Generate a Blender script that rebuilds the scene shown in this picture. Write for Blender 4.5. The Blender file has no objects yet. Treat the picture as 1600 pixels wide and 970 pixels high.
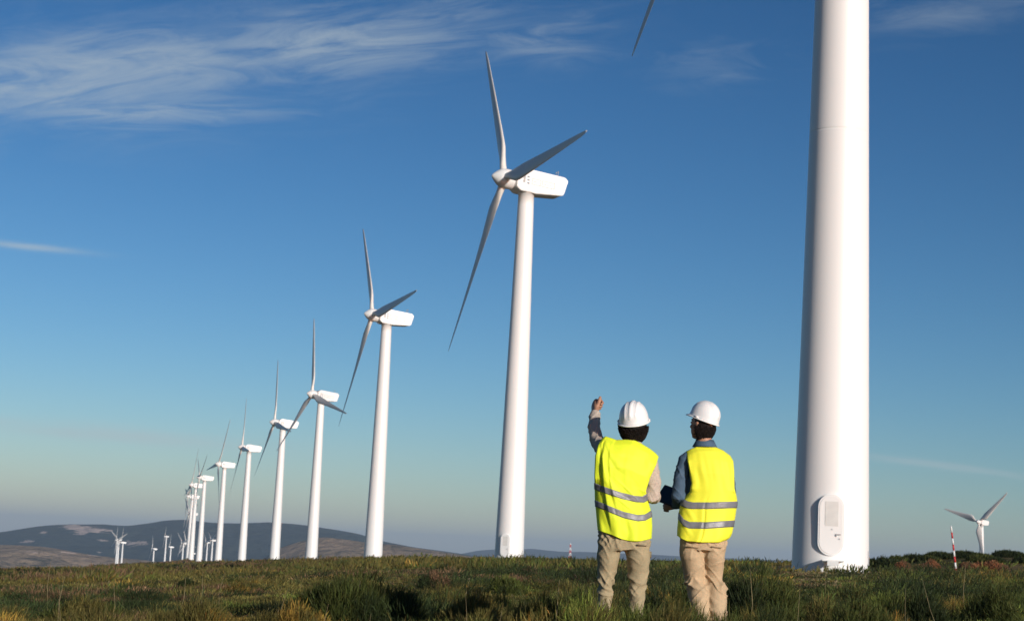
import bpy, bmesh, math, random
import numpy as np
from mathutils import Vector, Matrix
random.seed(7); RNG = np.random.default_rng(7)
R = math.radians; PI = math.pi
scene = bpy.context.scene
COL = scene.collection

# ------------------------------------------------------------------ camera
F, PITCH, ROLL, CAMZ = 2648.0, R(8.18), R(2.76), 0.72
def _rx(a): c, s = math.cos(a), math.sin(a); return np.array([[1,0,0],[0,c,-s],[0,s,c]])
def _rz(a): c, s = math.cos(a), math.sin(a); return np.array([[c,-s,0],[s,c,0],[0,0,1]])
CM = _rx(PI/2 + PITCH) @ _rz(ROLL)
def P(px, py, D):
    """surveyed point: photo pixel + distance along +Y -> world"""
    d = CM @ np.array([(px-800)/F, (485-py)/F, -1.0]); d = d*D/d[1]
    return np.array([d[0], d[1], d[2] + CAMZ])
cd = bpy.data.cameras.new('camera'); cam = bpy.data.objects.new('camera', cd); COL.objects.link(cam)
cam.matrix_world = Matrix.Translation((0,0,CAMZ)) @ Matrix([list(r) for r in CM]).to_4x4()
cd.sensor_width = 36; cd.lens = 36*F/1600; cd.clip_start = 0.1; cd.clip_end = 60000
cd.dof.use_dof = True; cd.dof.focus_distance = 12.7; cd.dof.aperture_fstop = 7.5
scene.camera = cam

# ------------------------------------------------------------------ sky, sun, exposure
SUN_EL, SUN_AZ = R(13.5), R(148)           # azimuth clockwise from +Y
w = bpy.data.worlds.new('World'); scene.world = w; w.use_nodes = True
nt = w.node_tree; nt.nodes.clear(); N = nt.nodes; LK = nt.links
def wn(t, **k):
    n = N.new(t)
    for a, b in k.items(): setattr(n, a, b)
    return n
def wmath(op, a, b=None, c=None):
    n = N.new('ShaderNodeMath'); n.operation = op
    for i, v in enumerate((a, b, c)):
        if v is None: continue
        if isinstance(v, (int, float)): n.inputs[i].default_value = v
        else: LK.new(v, n.inputs[i])
    return n.outputs[0]
sky = wn('ShaderNodeTexSky', sky_type='NISHITA', sun_disc=False)
sky.sun_elevation = SUN_EL; sky.sun_rotation = SUN_AZ; sky.altitude = 1200
sky.air_density = 1.0; sky.dust_density = 0.6; sky.ozone_density = 2.2
tc = wn('ShaderNodeTexCoord'); sep = wn('ShaderNodeSeparateXYZ'); LK.new(tc.outputs['Generated'], sep.inputs[0])
yy = wmath('MAXIMUM', sep.outputs['Y'], 0.05)
aa = wmath('DIVIDE', sep.outputs['X'], yy); ee = wmath('DIVIDE', sep.outputs['Z'], yy)
def patch(px, py, wx, wy, rot, sx, sy, lo, hi, amt, seed):
    """one bank of cirrus round a given direction: streaky noise inside a soft ellipse"""
    p = P(px, py, 1.0); a0, e0 = float(p[0]), float(p[2]-CAMZ)
    c, s = math.cos(rot), math.sin(rot)
    da = wmath('SUBTRACT', aa, a0); de = wmath('SUBTRACT', ee, e0)
    u = wmath('ADD', wmath('MULTIPLY', da, c), wmath('MULTIPLY', de, s))
    v = wmath('SUBTRACT', wmath('MULTIPLY', de, c), wmath('MULTIPLY', da, s))
    r2 = wmath('ADD', wmath('POWER', wmath('ABSOLUTE', wmath('DIVIDE', u, wx)), 2.0), wmath('POWER', wmath('ABSOLUTE', wmath('DIVIDE', v, wy)), 2.0))
    g = wmath('EXPONENT', wmath('MULTIPLY', r2, -1.0))
    cmb = wn('ShaderNodeCombineXYZ'); LK.new(wmath('MULTIPLY', u, sx), cmb.inputs[0]); LK.new(wmath('MULTIPLY', v, sy), cmb.inputs[1]); cmb.inputs[2].default_value = seed
    nz = wn('ShaderNodeTexNoise'); LK.new(cmb.outputs[0], nz.inputs['Vector']); nz.inputs['Scale'].default_value = 1; nz.inputs['Detail'].default_value = 9; nz.inputs['Roughness'].default_value = 0.62; nz.inputs['Distortion'].default_value = 0.9
    val = wmath('MULTIPLY', wmath('ADD', nz.outputs[0], wmath('MULTIPLY', g, 0.25)), 1.0)
    mr = wn('ShaderNodeMapRange'); mr.interpolation_type = 'SMOOTHSTEP'; LK.new(val, mr.inputs[0]); mr.inputs[1].default_value = lo; mr.inputs[2].default_value = hi; mr.inputs[3].default_value = 0; mr.inputs[4].default_value = amt
    return wmath('MULTIPLY', mr.outputs[0], g)
cl = patch(150, 118, 0.155, 0.034, R(8), 13, 62, 0.41, 0.92, 0.62, 3.1)
for a in ((520, 66, 0.125, 0.026, R(9), 13, 70, 0.43, 0.94, 0.58, 8.3),
          (230, 176, 0.10, 0.010, R(3), 14, 110, 0.43, 0.88, 0.5, 1.7),
          (840, 60, 0.05, 0.02, R(4), 16, 60, 0.5, 0.95, 0.34, 5.2),
          (1120, 100, 0.05, 0.02, R(4), 18, 60, 0.52, 0.95, 0.16, 6.2),
          (1480, 20, 0.07, 0.015, R(8), 14, 60, 0.5, 0.95, 0.26, 2.2),
          (40, 385, 0.035, 0.0022, R(-3), 14, 120, 0.2, 0.7, 0.5, 4.2),
          (150, 676, 0.12, 0.006, R(-2), 6, 70, 0.35, 0.9, 0.55, 9.2),
          (1480, 728, 0.07, 0.003, R(-5), 8, 120, 0.3, 0.9, 0.4, 7.2)):
    cl = wmath('MAXIMUM', cl, patch(*a))
tint = wn('ShaderNodeMix', data_type='RGBA', blend_type='MULTIPLY'); tint.inputs[0].default_value = 1.0
LK.new(sky.outputs[0], tint.inputs[6]); tint.inputs[7].default_value = (0.74, 0.90, 1.08, 1)
# a clear, dry, deep blue upper sky: contrast curve per channel, neutral at the horizon's level
sc_ = wn('ShaderNodeSeparateColor'); LK.new(tint.outputs[2], sc_.inputs[0]); cc_ = wn('ShaderNodeCombineColor')
for i_, (nrm_, g_, k_) in enumerate(((3.7, 1.9, .93), (4.6, 1.5, .86), (5.0, 1.42, .79))):
    LK.new(wmath('MULTIPLY', wmath('POWER', wmath('DIVIDE', sc_.outputs[i_], nrm_), g_), nrm_*k_), cc_.inputs[i_])
mx = wn('ShaderNodeMix', data_type='RGBA'); LK.new(cl, mx.inputs[0]); LK.new(cc_.outputs[0], mx.inputs[6]); mx.inputs[7].default_value = (5.4, 6.2, 6.5, 1)
bg = wn('ShaderNodeBackground'); bg.inputs[1].default_value = 0.10; LK.new(mx.outputs[2], bg.inputs[0])
wo = wn('ShaderNodeOutputWorld'); LK.new(bg.outputs[0], wo.inputs[0])

sd = bpy.data.lights.new('sun', 'SUN'); sd.energy = 4.8; sd.angle = R(0.5); sd.color = (1.0, 0.94, 0.86)
sun = bpy.data.objects.new('sun', sd); COL.objects.link(sun)
SV = Vector((math.sin(SUN_AZ)*math.cos(SUN_EL), math.cos(SUN_AZ)*math.cos(SUN_EL), math.sin(SUN_EL)))
sun.rotation_euler = SV.to_track_quat('Z', 'Y').to_euler()
sun.location = (30, -60, 40)
vs = scene.view_settings; vs.view_transform = 'Standard'; vs.look = 'None'; vs.gamma = 1; vs.use_curve_mapping = False; vs.exposure = -0.2

# ------------------------------------------------------------------ helpers
def tag(o, label=None, cat=None, group=None, kind=None):
    if label: o['label'] = label
    if cat: o['category'] = cat
    if group: o['group'] = group
    if kind: o['kind'] = kind
    return o
def empty(name, loc, label=None, cat=None, group=None):
    o = bpy.data.objects.new(name, None); COL.objects.link(o); o.location = loc; o.empty_display_size = 0.2
    return tag(o, label, cat, group)
def link(name, me, mat=None, parent=None, smooth=True):
    o = bpy.data.objects.new(name, me); COL.objects.link(o)
    if mat: me.materials.append(mat)
    if smooth: me.polygons.foreach_set('use_smooth', [True]*len(me.polygons))
    if parent: o.parent = parent
    return o
def mesh_np(name, v, faces_q=None, faces_t=None, col=None):
    me = bpy.data.meshes.new(name); v = np.asarray(v, np.float32)
    loops = []; starts = []; n = 0
    if faces_q is not None and len(faces_q):
        q = np.asarray(faces_q, np.int32); loops.append(q.ravel()); starts.append(np.arange(len(q))*4); n += len(q)*4
    if faces_t is not None and len(faces_t):
        t = np.asarray(faces_t, np.int32); loops.append(t.ravel()); starts.append(n + np.arange(len(t))*3)
    loops = np.concatenate(loops); starts = np.concatenate(starts).astype(np.int32)
    me.vertices.add(len(v)); me.vertices.foreach_set('co', v.ravel())
    me.loops.add(len(loops)); me.loops.foreach_set('vertex_index', loops)
    me.polygons.add(len(starts)); me.polygons.foreach_set('loop_start', starts)
    me.update(calc_edges=True)
    if col is not None:
        a = me.attributes.new('tint', 'FLOAT_COLOR', 'POINT')
        c = np.ones((len(v), 4), np.float32); c[:, :3] = col; a.data.foreach_set('color', c.ravel())
    return me
def _hash(ix, iy, iz):
    h = (ix.astype(np.int64)*374761393 + iy.astype(np.int64)*668265263 + iz.astype(np.int64)*2147483647) & 0xffffffff
    h = ((h ^ (h >> 13))*1274126177) & 0xffffffff
    h = ((h ^ (h >> 16))*2246822519) & 0xffffffff
    return ((h ^ (h >> 15)) & 0xffffff)/float(0xffffff)
def vnoise(x, y, z=0.0):
    x = np.asarray(x, float); y = np.asarray(y, float); z = np.asarray(z, float) + 0*x
    x0, y0, z0 = np.floor(x), np.floor(y), np.floor(z); fx, fy, fz = x-x0, y-y0, z-z0
    fx, fy, fz = [q*q*(3-2*q) for q in (fx, fy, fz)]
    r = 0
    for dx in (0, 1):
        for dy in (0, 1):
            for dz in (0, 1):
                wgt = (fx if dx else 1-fx)*(fy if dy else 1-fy)*(fz if dz else 1-fz)
                r = r + wgt*_hash(x0+dx, y0+dy, z0+dz)
    return r*2 - 1
def fbm(x, y, z=0.0, o=4):
    r = 0; a = 1; s = 0
    for i in range(o):
        f = 2.03**i; r = r + a*vnoise(np.asarray(x)*f+i*17.3, np.asarray(y)*f-i*9.1, np.asarray(z)*f+i*3.7); s += a; a *= 0.5
    return r/s

MATS = {}
def mat(name, col, rough=0.6, var=0.0, scale=5.0, col2=None, bump=0.0, bscale=40.0, metallic=0.0, spec=0.5, sheen=0.0, coords='Object', detail=4, stretch=(1,1,1)):
    m = bpy.data.materials.new(name); m.use_nodes = True; t = m.node_tree; b = t.nodes['Principled BSDF']
    b.inputs['Base Color'].default_value = (*col, 1); b.inputs['Roughness'].default_value = rough; b.inputs['Metallic'].default_value = metallic
    b.inputs['Specular IOR Level'].default_value = spec
    if sheen: b.inputs['Sheen Weight'].default_value = sheen
    tcn = t.nodes.new('ShaderNodeTexCoord'); mp = t.nodes.new('ShaderNodeMapping'); t.links.new(tcn.outputs[coords], mp.inputs[0]); mp.inputs['Scale'].default_value = stretch
    if col2 is not None or var:
        nz = t.nodes.new('ShaderNodeTexNoise'); nz.inputs['Scale'].default_value = scale; nz.inputs['Detail'].default_value = detail
        t.links.new(mp.outputs[0], nz.inputs['Vector'])
        cr = t.nodes.new('ShaderNodeValToRGB'); t.links.new(nz.outputs[0], cr.inputs[0])
        c2 = col2 if col2 is not None else tuple(c*(1-var) for c in col)
        cr.color_ramp.elements[0].position = 0.35; cr.color_ramp.elements[0].color = (*c2, 1)
        cr.color_ramp.elements[1].position = 0.65; cr.color_ramp.elements[1].color = (*col, 1)
        t.links.new(cr.outputs[0], b.inputs['Base Color'])
    if bump:
        n2 = t.nodes.new('ShaderNodeTexNoise'); n2.inputs['Scale'].default_value = bscale; n2.inputs['Detail'].default_value = 5
        t.links.new(mp.outputs[0], n2.inputs['Vector'])
        bp = t.nodes.new('ShaderNodeBump'); bp.inputs['Strength'].default_value = bump; bp.inputs['Distance'].default_value = 0.01
        t.links.new(n2.outputs[0], bp.inputs['Height']); t.links.new(bp.outputs[0], b.inputs['Normal'])
    MATS[name] = m
    return m

# ------------------------------------------------------------------ terrain
def yh(px): return 866 + 0.0482*(px-800)
def tcol(px):
    p = P(px, yh(px), 1.0); return p[0]
DK = np.array([6, 12, 25, 50, 80, 140, 207, 325, 480, 700, 925, 1400, 1900, 2600, 4000, 30000.])
LDK = np.log(DK)
TZ = {  # height relative to the eye at each distance, by bearing
 -400: [-.72,-.9,-1.6,-2.8,-3.9,-6,-8,-13,-20,-36,-55,-90,-120,-150,-160,-160],
 0:    [-.72,-.80,-1.10,-1.9,-2.6,-3.9,-5.2,-7.9,-12.2,-24,-40,-75,-110,-150,-160,-160],
 184:  [-.72,-.75,-1.0,-1.6,-2.2,-3.3,-4.4,-6.2,-8.6,-12.2,-16.0,-36,-70,-120,-160,-160],
 300:  [-.72,-.74,-.95,-1.4,-1.9,-2.8,-3.6,-5.0,-7.0,-9.6,-11.7,-15.6,-30,-90,-160,-160],
 430:  [-.72,-.72,-.85,-1.15,-1.5,-2.2,-2.8,-3.8,-5.1,-9.0,-16,-50,-90,-150,-160,-160],
 582:  [-.72,-.72,-.80,-.95,-1.1,-1.5,-1.8,-2.33,-3.6,-9,-20,-60,-100,-150,-160,-160],
 795:  [-.72,-.72,-.75,-.80,-.80,-.85,-.85,-1.6,-4.2,-12,-26,-70,-110,-150,-160,-160],
 1050: [-.72,-.72,-.70,-.62,-.5,-.35,-.3,-1.6,-5.0,-14,-28,-70,-110,-150,-160,-160],
 1297: [-.72,-.70,-.66,-.50,-.06,.35,.1,-1.8,-6,-16,-30,-75,-110,-150,-160,-160],
 1500: [-.72,-.68,-.55,-.28,.10,1.05,.6,-2,-7,-16,-30,-75,-110,-150,-160,-160],
 1650: [-.72,-.66,-.50,-.22,.15,1.15,.7,-2,-7,-16,-30,-75,-110,-150,-160,-160],
 2100: [-.72,-.62,-.4,-.1,.3,1.3,.8,-2,-7,-16,-30,-75,-110,-150,-160,-160]}
def _ins(col, extra):
    """two more distances (92, 105 m) so that the right hand bank can rise sharply"""
    v = list(np.interp([92, 105], DK, col)) if extra is None else extra
    return list(col[:5])+v+list(col[5:])
EXTRA = {1297: [.0, .35], 1500: [.30, 1.22], 1650: [.35, 1.32], 2100: [.5, 1.4]}
TZ = {k: _ins(np.array(v), EXTRA.get(k)) for k, v in TZ.items()}
DK = np.array(list(DK[:5])+[92, 105]+list(DK[5:])); LDK = np.log(DK)
TX = np.array([tcol(k) for k in TZ]); TV = np.array(list(TZ.values()))
def ground(X, Y, bumps=True):
    X = np.asarray(X, float); Y = np.asarray(Y, float); D = np.clip(Y, 6, 29000)
    t = X/np.maximum(Y, 6.0)
    l = np.log(D); j = np.clip(np.searchsorted(LDK, l)-1, 0, len(DK)-2)
    # blend heights linearly in distance, bearings with a smooth step
    fj = (D-DK[j])/(DK[j+1]-DK[j])
    i = np.clip(np.searchsorted(TX, t)-1, 0, len(TX)-2); fi = np.clip((t-TX[i])/(TX[i+1]-TX[i]), 0, 1)
    z = (TV[i, j]*(1-fi)+TV[i+1, j]*fi)*(1-fj) + (TV[i, j+1]*(1-fi)+TV[i+1, j+1]*fi)*fj
    if bumps:
        near = np.clip(1-D/60, 0, 1)
        z = z + 0.05*near*fbm(X*0.9, Y*0.9, 1.0, 3)
        mid = np.clip((D-30)/60, 0, 1)*np.clip((3000-D)/1000, 0, 1)
        s = np.clip(D/300, 0.25, 1.6)
        z = z + mid*s*0.28*(np.abs(fbm(X/6, Y/9, 5.0, 4))*2-0.4)
        far = np.clip((D-1200)/1500, 0, 1)
        z = z + far*9*fbm(X/420, Y/420, 2.0, 4)
    return z + CAMZ
tt = np.concatenate([np.linspace(-1.4, -.45, 24)[:-1], np.linspace(-.45, .45, 420), np.linspace(.45, 1.4, 24)[1:]])
dd = np.concatenate([np.linspace(-14, 5, 12)[:-1], np.exp(np.linspace(math.log(5), math.log(28000), 420))])
GX = tt[None, :]*np.maximum(dd[:, None], 14); GY = dd[:, None] + 0*GX
GZ = ground(GX, GY)
nr, nc = GX.shape
idx = np.arange(nr*nc).reshape(nr, nc)
q = np.stack([idx[:-1, :-1], idx[:-1, 1:], idx[1:, 1:], idx[1:, :-1]], -1).reshape(-1, 4)
gm = bpy.data.materials.new('heath_soil'); gm.use_nodes = True; t = gm.node_tree; b = t.nodes['Principled BSDF']; b.inputs['Roughness'].default_value = 0.95; b.inputs['Specular IOR Level'].default_value = 0.1
tcn = t.nodes.new('ShaderNodeTexCoord')
def tnoise(t, vec, scale, detail=6, rough=0.6, dist=0.0):
    n = t.nodes.new('ShaderNodeTexNoise'); n.inputs['Scale'].default_value = scale; n.inputs['Detail'].default_value = detail; n.inputs['Roughness'].default_value = rough; n.inputs['Distortion'].default_value = dist
    t.links.new(vec, n.inputs['Vector']); return n.outputs[0]
def ramp(t, fac, stops):
    r = t.nodes.new('ShaderNodeValToRGB'); t.links.new(fac, r.inputs[0]); e = r.color_ramp.elements
    e[0].position, e[0].color = stops[0][0], (*stops[0][1], 1); e[1].position, e[1].color = stops[-1][0], (*stops[-1][1], 1)
    for p_, c_ in stops[1:-1]:
        k = e.new(p_); k.color = (*c_, 1)
    return r.outputs[0]
def mixc(t, fac, a, b_, blend='MIX'):
    m = t.nodes.new('ShaderNodeMix'); m.data_type = 'RGBA'; m.blend_type = blend
    for v, i in ((fac, 0), (a, 6), (b_, 7)):
        if isinstance(v, (int, float)): m.inputs[i].default_value = v
        elif isinstance(v, tuple): m.inputs[i].default_value = (*v, 1)
        else: t.links.new(v, m.inputs[i])
    return m.outputs[2]
c1 = ramp(t, tnoise(t, tcn.outputs['Object'], 0.07, 8), [(0.34, (.06, .060, .022)), (0.44, (.11, .095, .034)), (0.52, (.20, .14, .065)), (0.64, (.34, .21, .12))])
c2 = ramp(t, tnoise(t, tcn.outputs['Object'], 1.6, 8, 0.7), [(0.32, (.03, .035, .012)), (0.5, (.10, .09, .03)), (0.7, (.19, .14, .07))])
t.links.new(mixc(t, 0.5, c1, c2), b.inputs['Base Color'])
bp = t.nodes.new('ShaderNodeBump'); bp.inputs['Strength'].default_value = 0.8; bp.inputs['Distance'].default_value = 0.3
t.links.new(tnoise(t, tcn.outputs['Object'], 0.8, 8, 0.7), bp.inputs['Height']); t.links.new(bp.outputs[0], b.inputs['Normal'])
tag(link('ground', mesh_np('ground', np.stack([GX, GY, GZ], -1).reshape(-1, 3), q), gm), kind='structure')

def hill_mat(name, stops_big, rock, rock_lo, s_big, s_small, small):
    m = bpy.data.materials.new(name); m.use_nodes = True; t = m.node_tree; b = t.nodes['Principled BSDF']; b.inputs['Roughness'].default_value = 1; b.inputs['Specular IOR Level'].default_value = 0.05
    tcn = t.nodes.new('ShaderNodeTexCoord'); V = tcn.outputs['Object']
    c = ramp(t, tnoise(t, V, s_big, 8, 0.62, 0.3), stops_big)
    c = mixc(t, 0.55, c, ramp(t, tnoise(t, V, s_small, 6, 0.7), small), 'MIX')
    at = t.nodes.new('ShaderNodeAttribute'); at.attribute_name = 'rock'
    rn = tnoise(t, V, s_small*1.0, 10, 0.75, 0.4)
    ml = t.nodes.new('ShaderNodeMath'); ml.operation = 'MULTIPLY_ADD'; t.links.new(at.outputs['Fac'], ml.inputs[0]); ml.inputs[1].default_value = .42
    t.links.new(rn, ml.inputs[2])
    mr = t.nodes.new('ShaderNodeMapRange'); t.links.new(ml.outputs[0], mr.inputs[0]); mr.inputs[1].default_value = rock_lo; mr.inputs[2].default_value = rock_lo+0.05
    t.links.new(mixc(t, mr.outputs[0], c, rock), b.inputs['Base Color'])
    bp = t.nodes.new('ShaderNodeBump'); bp.inputs['Strength'].default_value = 1; bp.inputs['Distance'].default_value = 30
    t.links.new(tnoise(t, V, s_small*0.5, 8, 0.6), bp.inputs['Height']); t.links.new(bp.outputs[0], b.inputs['Normal'])
    return m
def ridge(name, pts, D, depth, base, material, rough, seed, rockpts=()):
    px = np.linspace(pts[0][0], pts[-1][0], 420); py = np.interp(px, [p[0] for p in pts], [p[1] for p in pts])
    k = np.hanning(11); k /= k.sum(); py = np.convolve(np.pad(py, 5, 'edge'), k, 'valid')
    top = np.array([P(a, b_, D) for a, b_ in zip(px, py)])
    v = np.linspace(-1, 0.8, 70)[:, None]
    Y = D + v*depth + 0*top[None, :, 0]; X = top[None, :, 0]*(Y/D)
    prof = np.where(v < 0, (1-np.abs(v))**0.85, np.cos(v*PI/2)**2)
    zt = top[None, :, 2]
    gul = fbm(X/(depth*.22), Y/(depth*.22), seed, 5)
    Z = base + (zt-base)*prof + rough*gul*np.clip(np.abs(v)*3.2, 0.12, 1)*np.clip((1-np.abs(v))*4, 0, 1)
    nr, nc = X.shape; idx = np.arange(nr*nc).reshape(nr, nc)
    q = np.stack([idx[:-1, :-1], idx[:-1, 1:], idx[1:, 1:], idx[1:, :-1]], -1).reshape(-1, 4)
    me = mesh_np(name, np.stack([X, Y, Z], -1).reshape(-1, 3), q)
    rk = np.zeros((nr, nc))
    for (rx, ry, wx, wy, am) in rockpts:
        # outcrops: placed by bearing and by height on the slope
        g = P(rx, ry, D)
        rk = np.maximum(rk, am*np.exp(-((X/Y-g[0]/D)/(wx/F))**2 - (((Z-CAMZ)/Y-(g[2]-CAMZ)/D)/(wy/F))**2))
    a = me.attributes.new('rock', 'FLOAT', 'POINT'); a.data.foreach_set('value', rk.astype(np.float32).ravel())
    return tag(link(name, me, material), kind='structure')
mt_ridge = hill_mat('forest_slope', [(0.3, (.018, .036, .034)), (0.55, (.028, .048, .043)), (0.75, (.055, .066, .052))], (.64, .49, .40), 0.75, 0.004, 0.028, [(0.35, (.012, .024, .020)), (0.65, (.085, .095, .065))])
mt_brown = hill_mat('dry_slope', [(0.38, (.07, .075, .045)), (0.46, (.26, .20, .12)), (0.54, (.42, .30, .19)), (0.66, (.56, .40, .27))], (.66, .50, .40), 0.76, 0.0065, 0.06, [(0.38, (.06, .06, .035)), (0.50, (.40, .28, .18))])
ridge('mountain_ridge', [(-500,845),(-200,838),(0,830),(40,823),(75,820),(110,818.5),(160,820),(200,821.5),(230,817),(260,812),(290,810),(330,815),(370,816),(420,814),(480,819),(520,825),(560,832),(600,844),(650,854),(700,861),(760,870),(900,885)], 6400, 2300, -190, mt_ridge, 75, 3.0,
      rockpts=[(118,823,34,5,1),(68,832,9,4,.9),(155,828,28,5,1),(128,832,18,5,.95),(50,845,20,1.6,.75),(162,843,16,2.2,1),(203,848,18,5,1),(222,848,16,4,1),(40,846,24,3,.9),(203,856,6,2.5,.8),(155,862,6,3,.7),(110,844,4,2,.6)])
ridge('distant_hills', [(500,872),(640,868),(700,866),(722,865),(745,860),(775,858),(800,859),(830,857),(860,860),(885,862),(910,861.5),(960,864),(1000,864.5),(1060,868),(1200,874),(1500,892),(1900,905)], 11500, 2600, -200, mt_ridge, 30, 9.0)
ridge('dry_hills', [(-500,840),(-150,846),(0,850),(30,851),(60,853),(90,857),(115,862),(150,868),(185,871),(230,874),(300,886),(380,892),(400,884),(430,858),(470,845),(505,838),(540,842),(575,847),(620,851),(650,856),(690,862),(735,869),(790,876),(900,890)], 3600, 800, -165, mt_brown, 24, 6.0,
      rockpts=[(105,863,22,2.2,1),(150,867,20,1.8,1),(50,862,30,1.8,.9)])

# ------------------------------------------------------------------ haze
hm = bpy.data.materials.new('haze_air'); hm.use_nodes = True; t = hm.node_tree
for n in list(t.nodes):
    if n.type == 'BSDF_PRINCIPLED': t.nodes.remove(n)
pv = t.nodes.new('ShaderNodeVolumePrincipled'); pv.inputs['Color'].default_value = (.56, .74, .96, 1); pv.inputs['Density'].default_value = 7.0e-5; pv.inputs['Anisotropy'].default_value = 0.0
t.links.new(pv.outputs[0], t.nodes['Material Output'].inputs['Volume'])
bm = bmesh.new(); bmesh.ops.create_cube(bm, size=1.0)
me = bpy.data.meshes.new('haze'); bm.to_mesh(me); bm.free()
hz = link('haze', me, hm, smooth=False); hz.scale = (84000, 28600, 540); hz.location = (0, 14200, -10); tag(hz, kind='stuff')

# ------------------------------------------------------------------ wind turbines
m_white = mat('turbine_paint', (.82, .81, .79), 0.42, var=0.05, scale=0.35, coords='Object', stretch=(1, 1, .12), detail=6)
m_blade = mat('blade_gelcoat', (.76, .725, .67), 0.4, var=0.06, scale=0.5)
m_dark = mat('dark_gap', (.03, .03, .035), 0.7, var=0.2)
m_logo = mat('faded_lettering', (.36, .36, .36), 0.6, var=0.1, scale=8)
m_logod = mat('slate_mark', (.13, .17, .22), 0.6, var=0.1, scale=8)
m_galv = mat('galvanised_steel', (.46, .47, .48), 0.45, var=0.2, scale=12, metallic=0.3)
m_louvre = mat('louvre_grey', (.70, .69, .66), 0.55, var=0.08, scale=3)
m_red = mat('red_band_paint', (.55, .03, .03), 0.5, var=0.2, scale=8)
m_wband = mat('white_band_paint', (.75, .75, .73), 0.5, var=0.1, scale=8)

def lathe(prof, n=64, cap=True):
    """prof: list of (r, z)"""
    v = []; f = []
    for r_, z_ in prof:
        for k in range(n):
            a = 2*PI*k/n; v.append((r_*math.cos(a), r_*math.sin(a), z_))
    for i in range(len(prof)-1):
        for k in range(n):
            a = i*n+k; b_ = i*n+(k+1) % n; f.append((a, b_, b_+n, a+n))
    if cap: f.append(tuple(range(n))[::-1]); f.append(tuple((len(prof)-1)*n+k for k in range(n)))
    me = bpy.data.meshes.new('m'); me.from_pydata(v, [], f); me.update(); return me
def set_sharp(o, ang=30):
    me = o.data; bm = bmesh.new(); bm.from_mesh(me)
    for e in bm.edges:
        if len(e.link_faces) == 2 and e.calc_face_angle(0) > R(ang): e.smooth = False
    bm.to_mesh(me); bm.free()
def prism(outline, y0, y1, bev=0.0, seg=3):
    """outline in x,z extruded along y, edges bevelled"""
    bm = bmesh.new(); a = [bm.verts.new((x, y0, z)) for x, z in outline]; c = [bm.verts.new((x, y1, z)) for x, z in outline]
    bm.faces.new(a); bm.faces.new(c[::-1]); n = len(outline)
    for i in range(n): bm.faces.new((a[i], c[i], c[(i+1) % n], a[(i+1) % n]))
    bmesh.ops.recalc_face_normals(bm, faces=bm.faces)
    if bev: bmesh.ops.bevel(bm, geom=list(bm.edges), offset=bev, segments=seg, affect='EDGES', clamp_overlap=True)
    me = bpy.data.meshes.new('m'); bm.to_mesh(me); bm.free(); return me
def box(x0, x1, y0, y1, z0, z1, bev=0.0):
    return prism([(x0, z0), (x1, z0), (x1, z1), (x0, z1)], y0, y1, bev, 2)

RB, RT, H, RL = 1.76, 0.97, 45.0, 23.5
def tower_mesh(seg):
    prof = []
    joints = [20.6]
    zs = [z_ for z_ in np.linspace(-3, H, 33) if abs(z_-20.6) > .3]
    for z_ in zs: prof.append((RB+(RT-RB)*max(z_, 0)/H, z_))
    for j in joints:
        r_ = RB+(RT-RB)*j/H
        prof += [(RB+(RT-RB)*(j-.10)/H, j-.10), (r_, j-.035), (r_-.005, j-.025), (r_-.005, j+.005), (r_, j+.015), (RB+(RT-RB)*(j+.08)/H, j+.08)]
    prof.sort(key=lambda p_: p_[1])
    prof += [(RT+.06, H+.001), (RT+.06, H+.16)]
    return lathe(prof, seg)
BLADE_PITCH = R(-8)
def blade_mesh():
    """one blade along +Z, chord across X (rotor plane), thickness along Y (rotor axis)"""
    st = []  # r, chord, thickness ratio, twist, offset of chord centre
    for r_, c_, th, tw in ((0.55,.95,1.0,0),(1.2,.95,1.0,0),(2.0,1.10,.75,14),(3.0,1.55,.46,15),(4.2,1.95,.33,13),(5.4,2.0,.27,11),(8,1.72,.23,8),(11,1.40,.20,5.5),(14,1.14,.18,3.5),(17,.90,.17,2.2),(20,.68,.16,1.2),(22,.50,.15,.6),(23,.33,.14,0),(23.45,.14,.14,0)):
        st.append((r_, c_, th, R(tw)+BLADE_PITCH))
    n = 24; v = []; f = []
    for r_, c_, th, tw in st:
        rnd = min(1, max(0, (r_-1.2)/3))
        for k in range(n):
            a = 2*PI*k/n
            x = 0.5*math.cos(a)*c_; y = 0.5*math.sin(a)*c_*th
            xx = 0.5*math.cos(a)+0.5                 # aerofoil: thick towards the leading edge
            ya = math.copysign(1, math.sin(a))*th*(1.48*math.sqrt(max(xx, 0))-.63*xx-1.76*xx**2+1.42*xx**3-.51*xx**4)*c_*0.9 if abs(math.sin(a)) > 1e-6 else 0
            y = y*(1-rnd)+ya*rnd
            x0 = -(x - (0.18*c_)*rnd)
            X = x0*math.cos(tw)-y*math.sin(tw); Y = x0*math.sin(tw)+y*math.cos(tw)
            v.append((X, Y + 0.0003*r_*r_, r_))
    m_ = len(st)
    for i in range(m_-1):
        for k in range(n):
            a = i*n+k; b_ = i*n+(k+1) % n; f.append((a, b_, b_+n, a+n))
    f.append(tuple(range(n))[::-1]); f.append(tuple((m_-1)*n+k for k in range(n)))
    me = bpy.data.meshes.new('blade'); me.from_pydata(v, [], f); me.update(); me.materials.append(m_blade); return me
ME_TOWER = tower_mesh(96); ME_TOWER.materials.append(m_white)
ME_BLADE = blade_mesh()
ME_BLADE_B = ME_BLADE.copy()      # the far group's older type has broader blades
for v_ in ME_BLADE_B.vertices: v_.co.x *= 1.0 + .75*min(1, max(0, (v_.co.z-1.5)/4)); v_.co.y *= 1.0 + 1.3*min(1, max(0, (v_.co.z-1.5)/4))
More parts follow.
